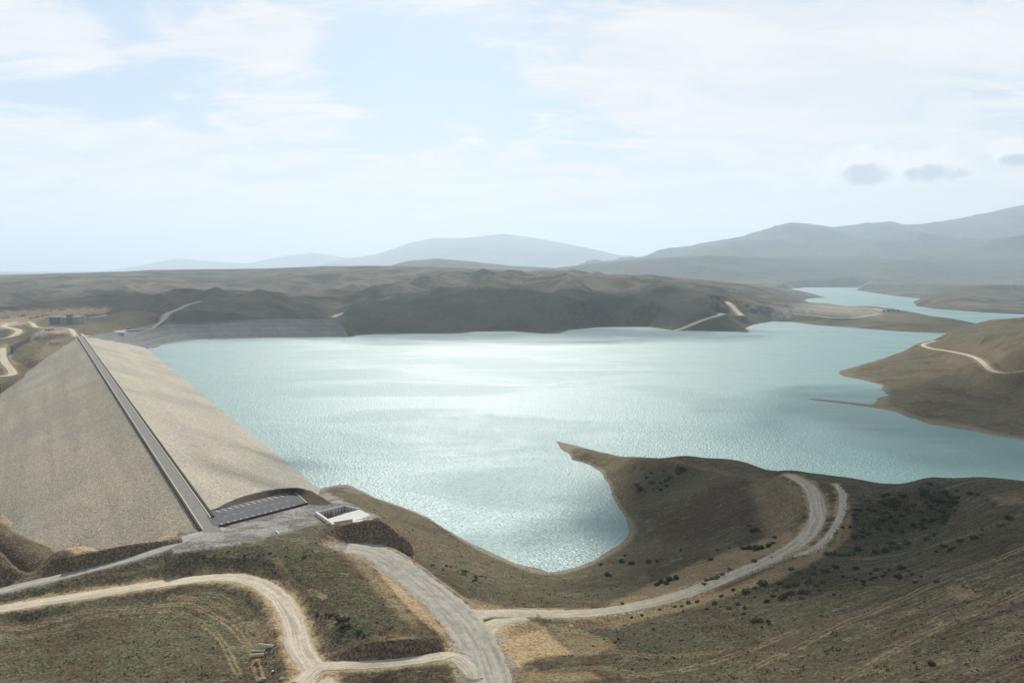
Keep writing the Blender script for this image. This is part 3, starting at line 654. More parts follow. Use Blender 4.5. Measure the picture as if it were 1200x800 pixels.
# water
m, T, b = new_mat('lake_water', .3, .5); M['water'] = m
p = pos(T)
wv = T.m('ADD', T.m('MULTIPLY', T.noise(T.scalev(p, .45, .62, 1, R(8)), 1., 2, .5), 1.1), T.m('MULTIPLY', T.noise(T.scalev(p, .17, .25, 1, R(-14)), 1., 2, .5), .8))
wind = T.noise(T.scalev(p, .0035, .006, 1, R(20)), 1., 5, .6, .9)
T.set(b.inputs['Base Color'], T.mix(T.ramp(wind, .35, .65), (.102, .225, .207), (.118, .248, .230)))
T.set(b.inputs['Roughness'], T.ramp(wind, .40, .60, .47, .37))
b.inputs['IOR'].default_value = 1.33
bump(T, b, T.m('MULTIPLY', wv, T.ramp(wind, .38, .60, 1.1, .85)), 1., 1.0)

# rock fill of the dam faces
def rockmat(name, c1, c2, c3, along):
    m, T, b = new_mat(name, .95, .1); M[name] = m
    p = pos(T)
    vr = T.n.new('ShaderNodeVectorRotate'); vr.rotation_type = 'Z_AXIS'; T.l.new(p, vr.inputs['Vector']); vr.inputs['Angle'].default_value = -math.atan2(DY, DX)
    q = vr.outputs[0]                       # x runs along the crest, y across
    bands = T.noise(T.scalev(q, .0022, .045, .045), 1., 5, .62, .3)
    pat = T.noise(q, .008, 5, .6, .6)
    vo = T.n.new('ShaderNodeTexVoronoi'); vo.inputs['Scale'].default_value = 1.05; T.l.new(p, vo.inputs['Vector'])
    vs = T.add('ShaderNodeSeparateColor', Color=vo.outputs['Color'])
    fine = T.noise(p, .7, 4, .75)
    c = T.mix(T.ramp(bands, .40, .60), c1, c2)
    c = T.mix(T.m('MULTIPLY', T.ramp(pat, .42, .64), along), c, c3)
    c = T.mul(c, T.ramp(vs.outputs[0], 0, 1, .72, 1.24))
    c = T.mul(c, T.ramp(fine, .3, .7, .78, 1.2))
    T.set(b.inputs['Base Color'], c)
    h = T.m('ADD', T.m('MULTIPLY', vo.outputs['Distance'], -.7), T.m('MULTIPLY', fine, 1.))
    bump(T, b, h, .8, .8)
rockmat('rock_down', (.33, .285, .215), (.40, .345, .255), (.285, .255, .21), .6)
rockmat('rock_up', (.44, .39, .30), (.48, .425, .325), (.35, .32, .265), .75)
rockmat('rock_side', (.17, .168, .155), (.21, .205, .19), (.14, .142, .135), .4)

def roadmat(name, c1, c2, edge, rut=.55):
    m, T, b = new_mat(name, .97, .05); M[name] = m
    uv = T.n.new('ShaderNodeUVMap').outputs[0]; p = pos(T)
    su = T.add('ShaderNodeSeparateXYZ', Vector=uv)
    n1 = T.noise(p, .25, 6, .65); nf = T.noise(p, 1.6, 4, .7)
    c = T.mix(T.ramp(n1, .36, .64), c1, c2)
    lines = T.noise(T.scalev(uv, 9., .025, 1), 1., 5, .62, .15)
    c = T.mix(T.m('MULTIPLY', T.ramp(lines, .5, .62), rut), c, tuple(x * .62 for x in c1))
    c = T.mix(T.m('MULTIPLY', T.ramp(lines, .48, .36), rut), c, tuple(min(x * 1.22, .8) for x in c2))
    e = T.m('ABSOLUTE', T.m('SUBTRACT', su.outputs[0], .5))
    c = T.mix(T.ramp(T.m('ADD', e, T.m('MULTIPLY', T.m('SUBTRACT', n1, .5), .5)), .34, .52), c, edge)
    c = T.mul(c, T.ramp(nf, .3, .7, .82, 1.16))
    T.set(b.inputs['Base Color'], c); bump(T, b, T.m('ADD', nf, T.m('MULTIPLY', lines, .8)), .6, .25)
roadmat('dirt', (.48, .41, .305), (.60, .52, .395), (.36, .29, .195))
roadmat('gravel', (.35, .325, .275), (.43, .40, .335), (.33, .295, .235))
roadmat('greygravel', (.36, .33, .27), (.46, .42, .345), (.50, .43, .315), .5)
roadmat('asphalt', (.15, .15, .148), (.185, .18, .175), (.235, .225, .20), .3)
def plain_mat(name, c, rough=.9, var=.15, scale=1., spec=.15):
    m, T, b = new_mat(name, rough, spec); M[name] = m
    n = T.noise(pos(T), scale, 5, .65)
    T.set(b.inputs['Base Color'], T.mul(T.mix(.0, c, c), T.ramp(n, .3, .7, 1 - var, 1 + var)))
    return m
plain_mat('lot_asphalt', (.105, .105, .105), .9, .14, .35)
plain_mat('white_paint', (.70,.69,.65), .6, .06)
plain_mat('concrete', (.46, .435, .385), .85, .10, .4)
plain_mat('white_concrete', (.60, .575, .51), .85, .07, .3)
plain_mat('kerb', (.48, .44, .34), .9, .12, .6)
plain_mat('dark_stone', (.055, .05, .036), .95, .35, 1.3)
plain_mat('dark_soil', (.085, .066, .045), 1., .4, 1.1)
plain_mat('brown_soil', (.135, .098, .062), 1., .35, .8)
plain_mat('steel', (.35, .36, .37), .5, .1, 1, .5)

# ------------------------------------------------------------------ land object
me = gridmesh('terrain', XX, YY, Z)
land = link('terrain', me, M['land']); tag(land, 'brown and olive hills and banks around the reservoir', kind='structure')
ca = me.color_attributes.new('cover', 'FLOAT_COLOR', 'POINT')
ca.data.foreach_set('color', np.moveaxis(COV, 0, -1).reshape(-1).astype(np.float32))
sat = me.attributes.new('soil', 'FLOAT', 'POINT'); sat.data.foreach_set('value', SOIL.ravel())
# far ground out to the horizon beyond and behind the modelled land
# water
st = 4
sx_ = sdl[::st, ::st]; kx = np.minimum(np.minimum(sx_[:-1, :-1], sx_[1:, :-1]), np.minimum(sx_[:-1, 1:], sx_[1:, 1:])) < 22
me = gridmesh('lake', XX[::st, ::st], YY[::st, ::st], np.zeros_like(sx_), kx)
tag(link('lake_water', me, M['water']), 'turquoise reservoir water with sun glitter', kind='structure')

# ------------------------------------------------------------------ roads
def ribbon(name, p, width, mat, seed, far):
    # resample evenly
    seg = np.linalg.norm(np.diff(p[:, :2], axis=0), axis=1); L = np.concatenate([[0], np.cumsum(seg)])
    step = 1.2 if not far else 7.; k = max(int(L[-1] / step), 4); t = np.linspace(0, L[-1], k)
    q = np.stack([np.interp(t, L, p[:, c]) for c in range(3)], 1)
    d = np.gradient(q[:, :2], axis=0); d /= np.linalg.norm(d, axis=1)[:, None] + 1e-9; nrm = np.stack([d[:, 1], -d[:, 0]], 1)
    prof = [(-.5, -.42), (-.45, -.12), (-.36, -.02), (-.18, .03), (0, .05), (.18, .03), (.36, -.02), (.45, -.12), (.5, -.42)]
    n = len(prof); V = []
    sc_ = 1. if not far else 2.4
    eL = fbm(t / 5, t * 0 + seed, 4, seed) * width * .13; eR = fbm(t / 5, t * 0 + seed + 9, 4, seed + 3) * width * .13
    for i in range(k):
        for (a, dz_) in prof:
            e = (eL[i] if a < 0 else eR[i]) * abs(a) * 2
            off = a * width + (e if a > 0 else -e)
            V.append((q[i, 0] + nrm[i, 0] * off, q[i, 1] + nrm[i, 1] * off, q[i, 2] + dz_ * sc_ + (.05 if not far else .25)))
    Fc = [(i * n + j, i * n + j + 1, (i + 1) * n + j + 1, (i + 1) * n + j) for i in range(k - 1) for j in range(n - 1)]
    me = mesh(name, V, Fc); uv = me.uv_layers.new(name='UVMap')
    U_ = np.array([(prof[v % n][0] + .5, t[v // n]) for v in range(len(V))])
    li = np.zeros(len(me.loops), np.int32); me.loops.foreach_get('vertex_index', li); uv.data.foreach_set('uv', U_[li].ravel())
    return link(name, me, M[mat], smooth=True)
for (nm, p, w, mt, lift, far, sd_) in ROADS:
    tag(ribbon(nm, p, w, mt, sd_, far), kind='structure')

# ------------------------------------------------------------------ dam
dam = empty('embankment_dam', (*xy(1150, 73), ZC), label='long straight rockfill dam with a narrow road along its crest', cat='dam')
def local(o):
    o.parent = dam; o.matrix_parent_inverse = dam.matrix_world.inverted() if False else o.matrix_parent_inverse
DL = np.array((*xy(1150, 73), ZC))
def face(name, q0, q1, mat, nq):
    ss = np.linspace(415, 2120, 560); qq = np.linspace(q0, q1, nq)
    S2, Q2 = np.meshgrid(ss, qq, indexing='ij'); X2, Y2 = xy(S2, Q2); Z2 = damz(Q2, S2)
    Z2 = Z2 + fbm(S2 / 30, Q2 / 30, 4, 91) * .5 * sstep(0, 6, np.minimum(np.abs(Q2 - QL), np.abs(Q2 - QR)))
    sd = sdist(X2, Y2, damfoot); k = np.minimum(np.minimum(sd[:-1, :-1], sd[1:, :-1]), np.minimum(sd[:-1, 1:], sd[1:, 1:])) < 12
    o = link(name, gridmesh(name, X2 - DL[0], Y2 - DL[1], Z2 - DL[2], k), mat, dam); return o
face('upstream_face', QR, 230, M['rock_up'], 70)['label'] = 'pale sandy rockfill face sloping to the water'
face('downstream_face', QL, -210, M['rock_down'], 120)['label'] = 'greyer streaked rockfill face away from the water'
def prism(name, s0, s1, prof, mat, parent, origin, step=40):
    """profile [(q, z)] swept along the crest"""
    ss = list(np.arange(s0, s1, step)) + [s1]; n = len(prof); V = []
    for s in ss:
        for q, z in prof:
            x, y = xy(s, q); V.append((x - origin[0], y - origin[1], z - origin[2]))
    Fc = [(i * n + j, i * n + (j + 1) % n, (i + 1) * n + (j + 1) % n, (i + 1) * n + j) for i in range(len(ss) - 1) for j in range(n)]
    Fc += [tuple(range(n)), tuple(reversed([(len(ss) - 1) * n + j for j in range(n)]))]
    return link(name, mesh(name, V, Fc), mat, parent)
S0, S1 = 455.5, 1884.
def box_prof(q0, q1, z0, z1): return [(q0, z0), (q1, z0), (q1, z1), (q0, z1)]
prism('crest_road', 450, 1905, [(QL, 41.2), (QR, 41.2), (QR, 42.0), (73, 42.08), (QL, 42.0)], M['asphalt'], dam, DL)
prism('kerb', S0, S1, box_prof(QL + .35, QL + 1.0, 41.9, 42.35), M['kerb'], dam, DL)
prism('kerb', S0 + 21, S1, box_prof(QR - 1.0, QR - .35, 41.9, 42.35), M['kerb'], dam, DL)
prism('parapet', S0 - 1, S1, box_prof(QL - 1.15, QL, 40.6, 43.0), M['dark_stone'], dam, DL)
prism('parapet', S0 + 21, S1, box_prof(QR, QR + 1.15, 40.6, 43.0), M['dark_stone'], dam, DL)

plain_mat('terrace_stone', (.27, .262, .235), .95, .15, .3)  # paler than the side rock, colour carries sunlight on the benches

# ------------------------------------------------------------------ stone-faced side embankment
def side_embankment():
    T_, B_ = EMB_TOP, EMB_BOT
    k = 90; tt = np.linspace(0, 1, k)
    def res(a):
        a = np.array(a); s = np.concatenate([[0], np.cumsum(np.linalg.norm(np.diff(a[:, :2], axis=0), axis=1))]); s /= s[-1]
        return np.stack([np.interp(tt, EMB_PAR, a[:, c]) for c in range(3)], 1)
    Tt, Bb = res(T_), res(B_)
    prof = []                                 # (fraction from top to bottom, fraction of height)
    tiers = 4
    for i in range(tiers):
        a = i / tiers; prof += [(a, 1 - a), (a + .16, 1 - a - 1 / tiers)]
    prof += [(1., 0.), (1.35, -.25)]
    o = np.array((*P(280, 385, 2250)[:2], 0)); V = []
    for i in range(k):
        b = Tt[i] + (Tt[i] - Bb[i]) * .06; V.append((b[0] - o[0], b[1] - o[1], Tt[i][2] + .3))
        for a, h in prof:
            x = Tt[i] * (1 - a) + Bb[i] * a; V.append((x[0] - o[0], x[1] - o[1], Bb[i][2] + (Tt[i][2] - Bb[i][2]) * h))
    n = len(prof) + 1
    Fc = [(i * n + j, i * n + j + 1, (i + 1) * n + j + 1, (i + 1) * n + j) for i in range(k - 1) for j in range(n - 1)]
    root = empty('side_embankment', tuple(o), label='grey terraced stone embankment along the water beyond the dam', cat='embankment')
    link('face', mesh('face', V, Fc), M['rock_side'], root)
    for i in range(tiers):  # pale strips laid on the flats, standing in for sun they catch
        W2 = []
        for j in range(12, k):
            for a in ((i + 1) / tiers - .075, (i + 1) / tiers - .01):
                x = Tt[j] * (1 - a) + Bb[j] * a; W2.append((x[0] - o[0], x[1] - o[1], Bb[j][2] + (Tt[j][2] - Bb[j][2]) * (1 - (i + 1) / tiers) + .45))
        link('terrace', mesh('terrace', W2, [(2 * j, 2 * j + 1, 2 * j + 3, 2 * j + 2) for j in range(k - 13)]), M['terrace_stone'], root)
side_embankment()

# ------------------------------------------------------------------ parking bay beside the crest
def boxm(name, c, d, n, lx, ly, z0, z1, mat, parent=None, o=(0, 0, 0)):
    """upright box: centre c (x,y), long axis d, half sizes lx, ly"""
    V = []
    for z in (z0, z1):
        for a, b in ((-1, -1), (1, -1), (1, 1), (-1, 1)):
            V.append((c[0] + d[0] * a * lx + n[0] * b * ly - o[0], c[1] + d[1] * a * lx + n[1] * b * ly - o[1], z - o[2]))
    return V
BF = [(3, 2, 1, 0), (4, 5, 6, 7), (0, 1, 5, 4), (1, 2, 6, 5), (2, 3, 7, 6), (3, 0, 4, 7)]
class MB:
    def __init__(s, o=(0, 0, 0)): s.V = []; s.F = []; s.o = o
    def box(s, c, d, lx, ly, z0, z1, taper=1.):
        d = np.array(d[:2], float); d /= np.linalg.norm(d); n = (-d[1], d[0]); b = len(s.V)
        for z, t in ((z0, 1.), (z1, taper)):
            for a, e in ((-1, -1), (1, -1), (1, 1), (-1, 1)):
                s.V.append((c[0] + d[0] * a * lx * t + n[0] * e * ly * t - s.o[0], c[1] + d[1] * a * lx * t + n[1] * e * ly * t - s.o[1], z - s.o[2]))
        s.F += [tuple(b + i for i in f) for f in BF]; return s
    def wall(s, p, q, th, z0, z1):
        p = np.array(p[:2]); q = np.array(q[:2]); s.box((p + q) / 2, q - p, np.linalg.norm(q - p) / 2, th / 2, z0, z1); return s
    def poly(s, top, z0):
        b = len(s.V); n = len(top)
        for v in top: s.V.append((v[0] - s.o[0], v[1] - s.o[1], v[2] - s.o[2]))
        for v in top: s.V.append((v[0] - s.o[0], v[1] - s.o[1], z0 - s.o[2]))
        s.F.append(tuple(range(b, b + n))[::-1]); s.F.append(tuple(range(b + n, b + 2 * n)))
        s.F += [(b + i, b + (i + 1) % n, b + n + (i + 1) % n, b + n + i) for i in range(n)]; return s
    def build(s, name, mat, parent=None):
        me = mesh(name, s.V, s.F)
        import bmesh
        bm = bmesh.new(); bm.from_mesh(me); bmesh.ops.recalc_face_normals(bm, faces=bm.faces); bm.to_mesh(me); bm.free()
        return link(name, me, mat, parent)

A_ = U(246.5, 599.3, 42)[:2]; B_ = U(344.7, 575.6, 42)[:2]; C_ = U(360.8, 590.3, 42)[:2]; D_ = U(256.7, 617.2, 42)[:2]
lot = empty('parking_lot', (*((A_ + C_) / 2), 42), kind='structure'); LO = lot.location
mb = MB(LO).poly([(*A_, 42.05), (*U(235, 612, 42)[:2], 42.03), (*D_, 42.05), (*C_, 42.05), (*B_, 42.05)], 41.0); mb.build('asphalt_surface', M['lot_asphalt'], lot)
mk_ = MB(LO)
def lerp(a, b, t): return a + (b - a) * t
for i in range(13):
    t = .055 + i * .0675
    for (p, q, s) in ((A_, B_, -1), (D_, C_, 1)):
        c = lerp(p, q, t + (.02 if s > 0 else 0)); e = q - p; e = e / np.linalg.norm(e); nn = np.array((-e[1], e[0])) * s
        mk_.box(c + nn * 2.7, nn, 2.1, .2, 42.05, 42.058)
for i in range(9):
    t = .1 + i * .088; a = lerp(lerp(A_, D_, .5), lerp(B_, C_, .5), t); b = lerp(lerp(A_, D_, .5), lerp(B_, C_, .5), t + .045)
    mk_.wall(a, b, .16, 42.05, 42.058)
mk_.build('bay_markings', M['white_paint'], lot)
MB(LO).wall(lerp(D_, C_, -.0), C_, .5, 41.9, 42.95).build('parapet', M['dark_stone'], lot)  # near-black colour stands in for the shaded face of this low wall
kb = MB(LO).wall(B_ * 1.0, C_, .55, 41.9, 42.35); kb.wall(lerp(A_, B_, .22), B_, .35, 41.9, 42.25); kb.build('kerb', M['kerb'], lot)
nn = (A_ - D_) / np.linalg.norm(A_ - D_)
MB(LO).wall(lerp(D_, C_, .02) + nn * .55, lerp(D_, C_, .98) + nn * .55, .3, 41.9, 42.3).build('kerb', M['kerb'], lot)

# dark earth bank behind the parking bay
def loft(name, rows, mat, parent=None, kind=None, sub=1, nz=0., smooth=True):
    rows = [catmull(r, 6) for r in rows]
    rr = []
    for a, b in zip(rows[:-1], rows[1:]):
        for t in np.linspace(0, 1, 5)[:-1]: rr.append(a * (1 - t) + b * t)
    rr.append(rows[-1]); A3 = np.array(rr)
    A3[1:-1, :, 2] += nz * fbm(A3[1:-1, :, 0] / 3, A3[1:-1, :, 1] / 3, 3, 5)
    o = A3.reshape(-1, 3).mean(0); A3 = A3 - o
    ob = link(name, gridmesh(name, A3[:, :, 0], A3[:, :, 1], A3[:, :, 2]), mat, parent); ob.location = o; return ob
crest = [U(256, 595.5, 42.2), U(275, 586, 43.2), U(300, 577.5, 44.6), U(325, 573, 45.2), U(346, 571.6, 45.4), U(362, 575.5, 45), U(374, 582.5, 44), U(386, 590, 42)]
foot = [U(257, 597, 41.9), U(276, 592.3, 41.9), U(300, 586.3, 41.9), U(325, 580.5, 41.9), U(344, 576.4, 41.9), U(353, 583, 41.9), U(363, 590.5, 41.9), U(385, 592.5, 41.7)]
ctr = (A_ + B_ + C_ + D_) / 4
back = []
for c in crest:
    v = c[:2] - ctr; v /= np.linalg.norm(v); back.append(np.array((*(c[:2] + v * 9), 36.5)))
top2 = []
for c in crest:
    v = c[:2] - ctr; v /= np.linalg.norm(v); top2.append(np.array((*(c[:2] + v * 1.6), c[2] - .1)))
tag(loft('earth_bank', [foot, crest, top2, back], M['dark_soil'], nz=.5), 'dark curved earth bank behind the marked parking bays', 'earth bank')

# ------------------------------------------------------------------ spillway intake
P1, P2, P3, P4 = U(373, 600.5, 42.3), U(404, 592.8, 42.3), U(421, 596.6, 42.3), U(383, 608, 42.3)
P5, P6 = U(390, 614, 42.2), U(441, 608, 41.0)
spo = (P1 + P3) / 2
spw = empty('spillway_intake', tuple(spo), label='concrete spillway intake with pale apron and sunken dark channel', cat='spillway')
so_ = tuple(spo)
# channel floor rising towards the apron
fl = MB(so_)
fl.poly([(P1[0], P1[1], 36.8), (P2[0], P2[1], 39.5), (P3[0], P3[1], 42.25), (P4[0], P4[1], 37.2)], 34)
fl.build('channel_floor', M['concrete'], spw)
ap = MB(so_).poly([(*P4[:2], 42.3), (*P3[:2], 42.32), (*P6[:2], 41.6), (*U(425, 611, 41.5)[:2], 41.7), (*P5[:2], 42.25)], 33); ap.build('apron', M['white_concrete'], spw)
MB(so_).wall(P1, P2, .8, 34, 42.9).wall(P2, P3, .8, 34, 42.7).build('side_wall', M['concrete'], spw)
a = U(370.5, 599.2, 43.6); b_ = U(391, 613.5, 43.6)
MB(so_).wall(a, b_, 1.3, 38, 43.6).build('headwall', M['white_concrete'], spw)
MB(so_).wall(U(382, 614.5, 42.4), U(413, 609.5, 42.4), .5, 41, 43.2).build('parapet', M['concrete'], spw)
# pale gravel surround
# steel railing along the plaza edge
def fence(name, pts, gap, h, pw, mat, railz, label, cat, railmat=None, rails=True):
    line = np.array([np.array(p) for p in pts]); L = np.concatenate([[0], np.cumsum(np.linalg.norm(np.diff(line[:, :2], axis=0), axis=1))])
    n = int(L[-1] / gap) + 1; t = np.linspace(0, L[-1], n); q = np.stack([np.interp(t, L, line[:, c]) for c in range(3)], 1)
    q[:, 2] = sample(q[:, 0], q[:, 1]) if railz is None else railz
    root = empty(name, tuple(q[n // 2]), label=label, cat=cat); o = tuple(q[n // 2]); first = None
    for i in range(n):
        if first is None:
            first = MB().box((0, 0), (1, 0), pw, pw, -.5, h).build('post', M[mat], root); ob = first
        else:
            ob = first.copy(); sc.collection.objects.link(ob); ob.parent = root
        ob.location = tuple(q[i] - np.array(o))
    if rails:
        for z in (h * .95, h * .5):
            V = []; Fc = []
            for i in range(n):
                d = q[min(i + 1, n - 1)] - q[max(i - 1, 0)]; d = d[:2] / np.linalg.norm(d[:2]); nn = (-d[1] * .04, d[0] * .04)
                for s, zz in ((1, z), (-1, z), (-1, z - .09), (1, z - .09)):
                    V.append((q[i][0] + nn[0] * s - o[0], q[i][1] + nn[1] * s - o[1], q[i][2] + zz - o[2]))
            for i in range(n - 1):
                for j in range(4): Fc.append((i * 4 + j, i * 4 + (j + 1) % 4, i * 4 + 4 + (j + 1) % 4, i * 4 + 4 + j))
            link('rail', mesh('rail', V, Fc), M[railmat or mat], root)
    return root
plain_mat('wood', (.30, .22, .13), .9, .2, 2)
fence('guard_rail', [U(327, 625.5, 42), U(352, 620, 42), U(373, 614.5, 42)], 2.6, 1.1, .12, 'white_concrete', 41.85, 'pale guard rail posts along the gravel yard edge', 'guard rail')
fence('roadside_fence', [U(712, 723, 28), U(745, 718, 29), U(800, 706, 30), U(850, 688, 31.5), U(900, 666, 33.5), U(935, 648, 35)], 4.2, 1.7, .11, 'wood', None, 'wooden post fence along the downhill verge of the dirt road', 'fence')
b1 = U(323.4, 621.6, 42.6); b2 = U(327.4, 625.4, 42.6)
MB(tuple(b1)).wall(b1, b2, .35, 41.8, 42.9).build('road_barrier', M['white_paint'])
tag(sc.objects['road_barrier'], 'short white barrier block lying on the gravel yard', 'barrier').location = tuple(b1)

# ------------------------------------------------------------------ stones along the curving track
def rock_mesh(name, seed, sub=2, flat=.7):
    import bmesh
    bm = bmesh.new(); bmesh.ops.create_icosphere(bm, subdivisions=sub, radius=1)
    for v in bm.verts:
        n = mnoise.noise(v.co * 1.1 + Vector((seed * 3.1, seed, 0))); v.co *= 1 + .45 * n; v.co.z *= flat
    me = bpy.data.meshes.new(name); bm.to_mesh(me); bm.free(); return me
plain_mat('white_stone', (.62, .59, .52), .9, .15, 1.5); plain_mat('boulder', (.27, .245, .20), .95, .25, 1.2)
rks = [rock_mesh('marker_stone', i) for i in range(4)]
for r in rks: r.materials.append(M['white_stone'])
tl = catmull([U(*a) for a in [(980, 567.5, 41.7), (988, 580, 40), (987, 602, 38), (977, 622, 36.2), (966, 636, 34.9), (957, 643, 34.3), (940, 650, 33.6)]], 10)
Ls = np.concatenate([[0], np.cumsum(np.linalg.norm(np.diff(tl[:, :2], axis=0), axis=1))])
rs = random.Random(4)
for i, t in enumerate(np.linspace(0, Ls[-1], 46)):
    x = np.interp(t, Ls, tl[:, 0]) + rs.uniform(-.5, .5) + 1.0; y = np.interp(t, Ls, tl[:, 1]) + rs.uniform(-.5, .5)
    o = bpy.data.objects.new('marker_stone', rks[i % 4]); sc.collection.objects.link(o)
    s = rs.uniform(.45, .8); o.scale = (s * 1.2, s, s * 1.1); o.rotation_euler.z = rs.uniform(0, 6.3)
    o.location = (x, y, float(sample(x, y)[0]) + s * .3)
    tag(o, 'pale marker stone in the row edging the curving hilltop track', 'stone', 'pale stones edging the curving track')

# ------------------------------------------------------------------ bushes
def leafmat(name, c1, c2):
    m, T, b = new_mat(name, .8, .15); M[name] = m
    oi = T.n.new('ShaderNodeObjectInfo'); n = T.noise(pos(T), 2.2, 3, .6)
    T.set(b.inputs['Base Color'], T.mul(T.mix(T.ramp(n, .35, .65), c1, c2), T.ramp(oi.outputs['Random'], 0, 1, .7, 1.3)))
leafmat('leaf_dark', (.028, .040, .016), (.055, .068, .028)); leafmat('leaf_green', (.06, .095, .03), (.11, .15, .05)); leafmat('leaf_olive', (.05, .055, .026), (.095, .095, .045))
def bush_mesh(name, seed, mat, lobes=5, leaves=260):
    r = random.Random(seed); V = []; Fc = []
    L = [(r.uniform(-.55, .55), r.uniform(-.5, .5), r.uniform(.2, .55), r.uniform(.35, .55)) for _ in range(lobes)]
    for k in range(leaves):
        lx, ly, lz, lr = r.choice(L); d = Vector((r.gauss(0, 1), r.gauss(0, 1), r.gauss(0, 1))).normalized()
        c = Vector((lx, ly, lz)) + d * lr * r.uniform(.55, 1.05); c.z = max(c.z, .02)
        u = Vector((r.gauss(0, 1), r.gauss(0, 1), r.gauss(0, .6))).normalized(); w = d.cross(u)
        if w.length < .1: continue
        w.normalize(); u = w.cross(d + Vector((0, 0, .4))).normalized(); s = r.uniform(.07, .15)
        b = len(V)
        for a, e in ((-1, -.6), (1, -.5), (.8, .7), (-.7, .8)): V.append(c + u * a * s + w * e * s)
        Fc.append((b, b + 1, b + 2, b + 3))
    for k in range(5):      # stems
        lx, ly, lz, lr = L[k % lobes]; b = len(V)
        for a in (0, 1, 2):
            an = a * 2.1; V.append(Vector((math.cos(an) * .04, math.sin(an) * .04, -.25)))
        V.append(Vector((lx, ly, lz))); Fc += [(b, b + 1, b + 3), (b + 1, b + 2, b + 3), (b + 2, b, b + 3)]
    me = mesh(name, V, Fc); me.materials.append(M[mat]); return me
BM = {k: [bush_mesh('bush', 10 * i + s, k, 4 + i) for i in range(4)] for s, k in enumerate(('leaf_dark', 'leaf_green', 'leaf_olive'))}
rb = random.Random(99)
def bush(px, py, w, mat, label, group, dmin=200):
    g = G(px, py, dmin, 1200)
    s = w * g[1] / F * .5 * 1.15
    o = bpy.data.objects.new('bush', rb.choice(BM[mat])); sc.collection.objects.link(o)
    o.location = (g[0], g[1], g[2] - .05 * s); o.scale = (s * rb.uniform(.9, 1.15), s * rb.uniform(.9, 1.15), s * rb.uniform(.75, 1.05)); o.rotation_euler.z = rb.uniform(0, 6.3)
    if group and not label.startswith(('low', 'small', 'tiny')):
        label = ('small ' if s < 1.1 else 'large ' if s > 2.1 else 'mid-sized ') + label
    tag(o, label, 'bush', group); return o
def fromcrop(lst, ox, oy, mat, label, group):
    for t in lst:
        x, y = t[:2]; w = t[2] if len(t) > 2 else 22
        bush(ox + x / 4, oy + y / 4 + w / 16, w / 4, mat, label, group)
GA = ('dark bush on the brown slope right of the dirt road fence', 'dark bushes on the slope right of the fence')
fromcrop([(505, 505, 30), (480, 525), (500, 542), (540, 535), (555, 522), (570, 508, 26), (450, 560, 30), (448, 577), (480, 553), (410, 550), (350, 537, 26), (690, 563, 26), (715, 540), (670, 530, 16), (212, 495, 25), (150, 520), (915, 585, 16), (972, 610, 16), (912, 690, 14), (278, 900, 16), (1000, 345, 20), (1002, 318, 18), (985, 155, 16), (1030, 180, 18), (790, 423, 22), (868, 403, 22), (5, 760, 18), (660, 515, 16), (735, 655, 14)], 900, 540, 'leaf_dark', *GA)
for x, y, w, l in ((315, 490, 42, 'large round dark bush just right of the fence end, left of a similar one'), (405, 497, 36, 'round dark bush standing alone between two bush rows on the right slope'),
                   (625, 495, 48, 'widest dark bush at the upper end of the row on the right slope'), (612, 540, 42, 'dark bush just below the widest bush of the right slope row'),
                   (790, 560, 30, 'lone dark bush at the lower end of the right slope row'), (825, 395, 42, 'dark bush at the left of the pair below the shaded gully'),
                   (850, 412, 32, 'dark bush touching the lower right of the pair below the gully'), (900, 372, 36, 'dark bush midway up the chain below the shaded gully'),
                   (960, 355, 48, 'biggest dark bush of the chain climbing right of the gully'), (1085, 297, 40, 'olive bush high on the right slope above the ploughed ground'),
                   (765, 945, 46, 'lone dark bush on the ploughed slope near the bottom of the hillside'), (760, 105, 26, 'bush breaking the right skyline against the water'),
                   (1130, 262, 50, 'broad olive bush below the dirt scar near the right edge')):
    fromcrop([(x, y, w)], 900, 540, 'leaf_dark' if 'olive' not in l else 'leaf_olive', l, None)
GB = ('olive bush in the thicket below the dirt road fence', 'olive thicket below the fence')
fromcrop([(110, 500, 35), (270, 510, 40), (190, 555, 50), (90, 580, 40), (170, 605, 56), (60, 565, 40), (40, 600, 30), (110, 612, 50), (20, 627, 30), (75, 628, 40), (250, 560, 40), (240, 600, 30), (310, 622, 20), (155, 638, 30), (130, 570, 40), (215, 520, 30), (230, 580, 30)], 900, 540, 'leaf_olive', *GB)
fromcrop([(770, 567, 55), (700, 605, 50), (585, 628, 26), (550, 657, 40), (515, 690, 22), (403, 702, 22), (295, 692), (360, 680), (395, 677), (660, 664, 28), (690, 684, 30), (735, 634, 24), (800, 652, 40), (870, 627, 60), (950, 607, 50), (755, 739, 60), (800, 747, 30), (265, 782, 25), (615, 687, 30), (690, 712, 26), (825, 627, 30), (640, 600, 26), (735, 590, 36), (430, 660, 26), (470, 655, 24), (160, 730, 22), (210, 720, 20)], 700, 540, 'leaf_olive', *GB)
GC = ('bright green bush on the sandy verge above the dirt road', 'bright green bushes on the sandy verge')
fromcrop([(500, 573, 26), (515, 557, 26), (532, 550, 24), (550, 547, 34), (566, 540, 24), (583, 529, 32), (622, 502, 24), (737, 465, 32), (118, 660, 26), (820, 450, 18), (612, 520, 16)], 700, 540, 'leaf_green', *GC)
GD = ('low dark bush on the shaded bowl slope above the bay', 'low dark bushes on the bowl slope')
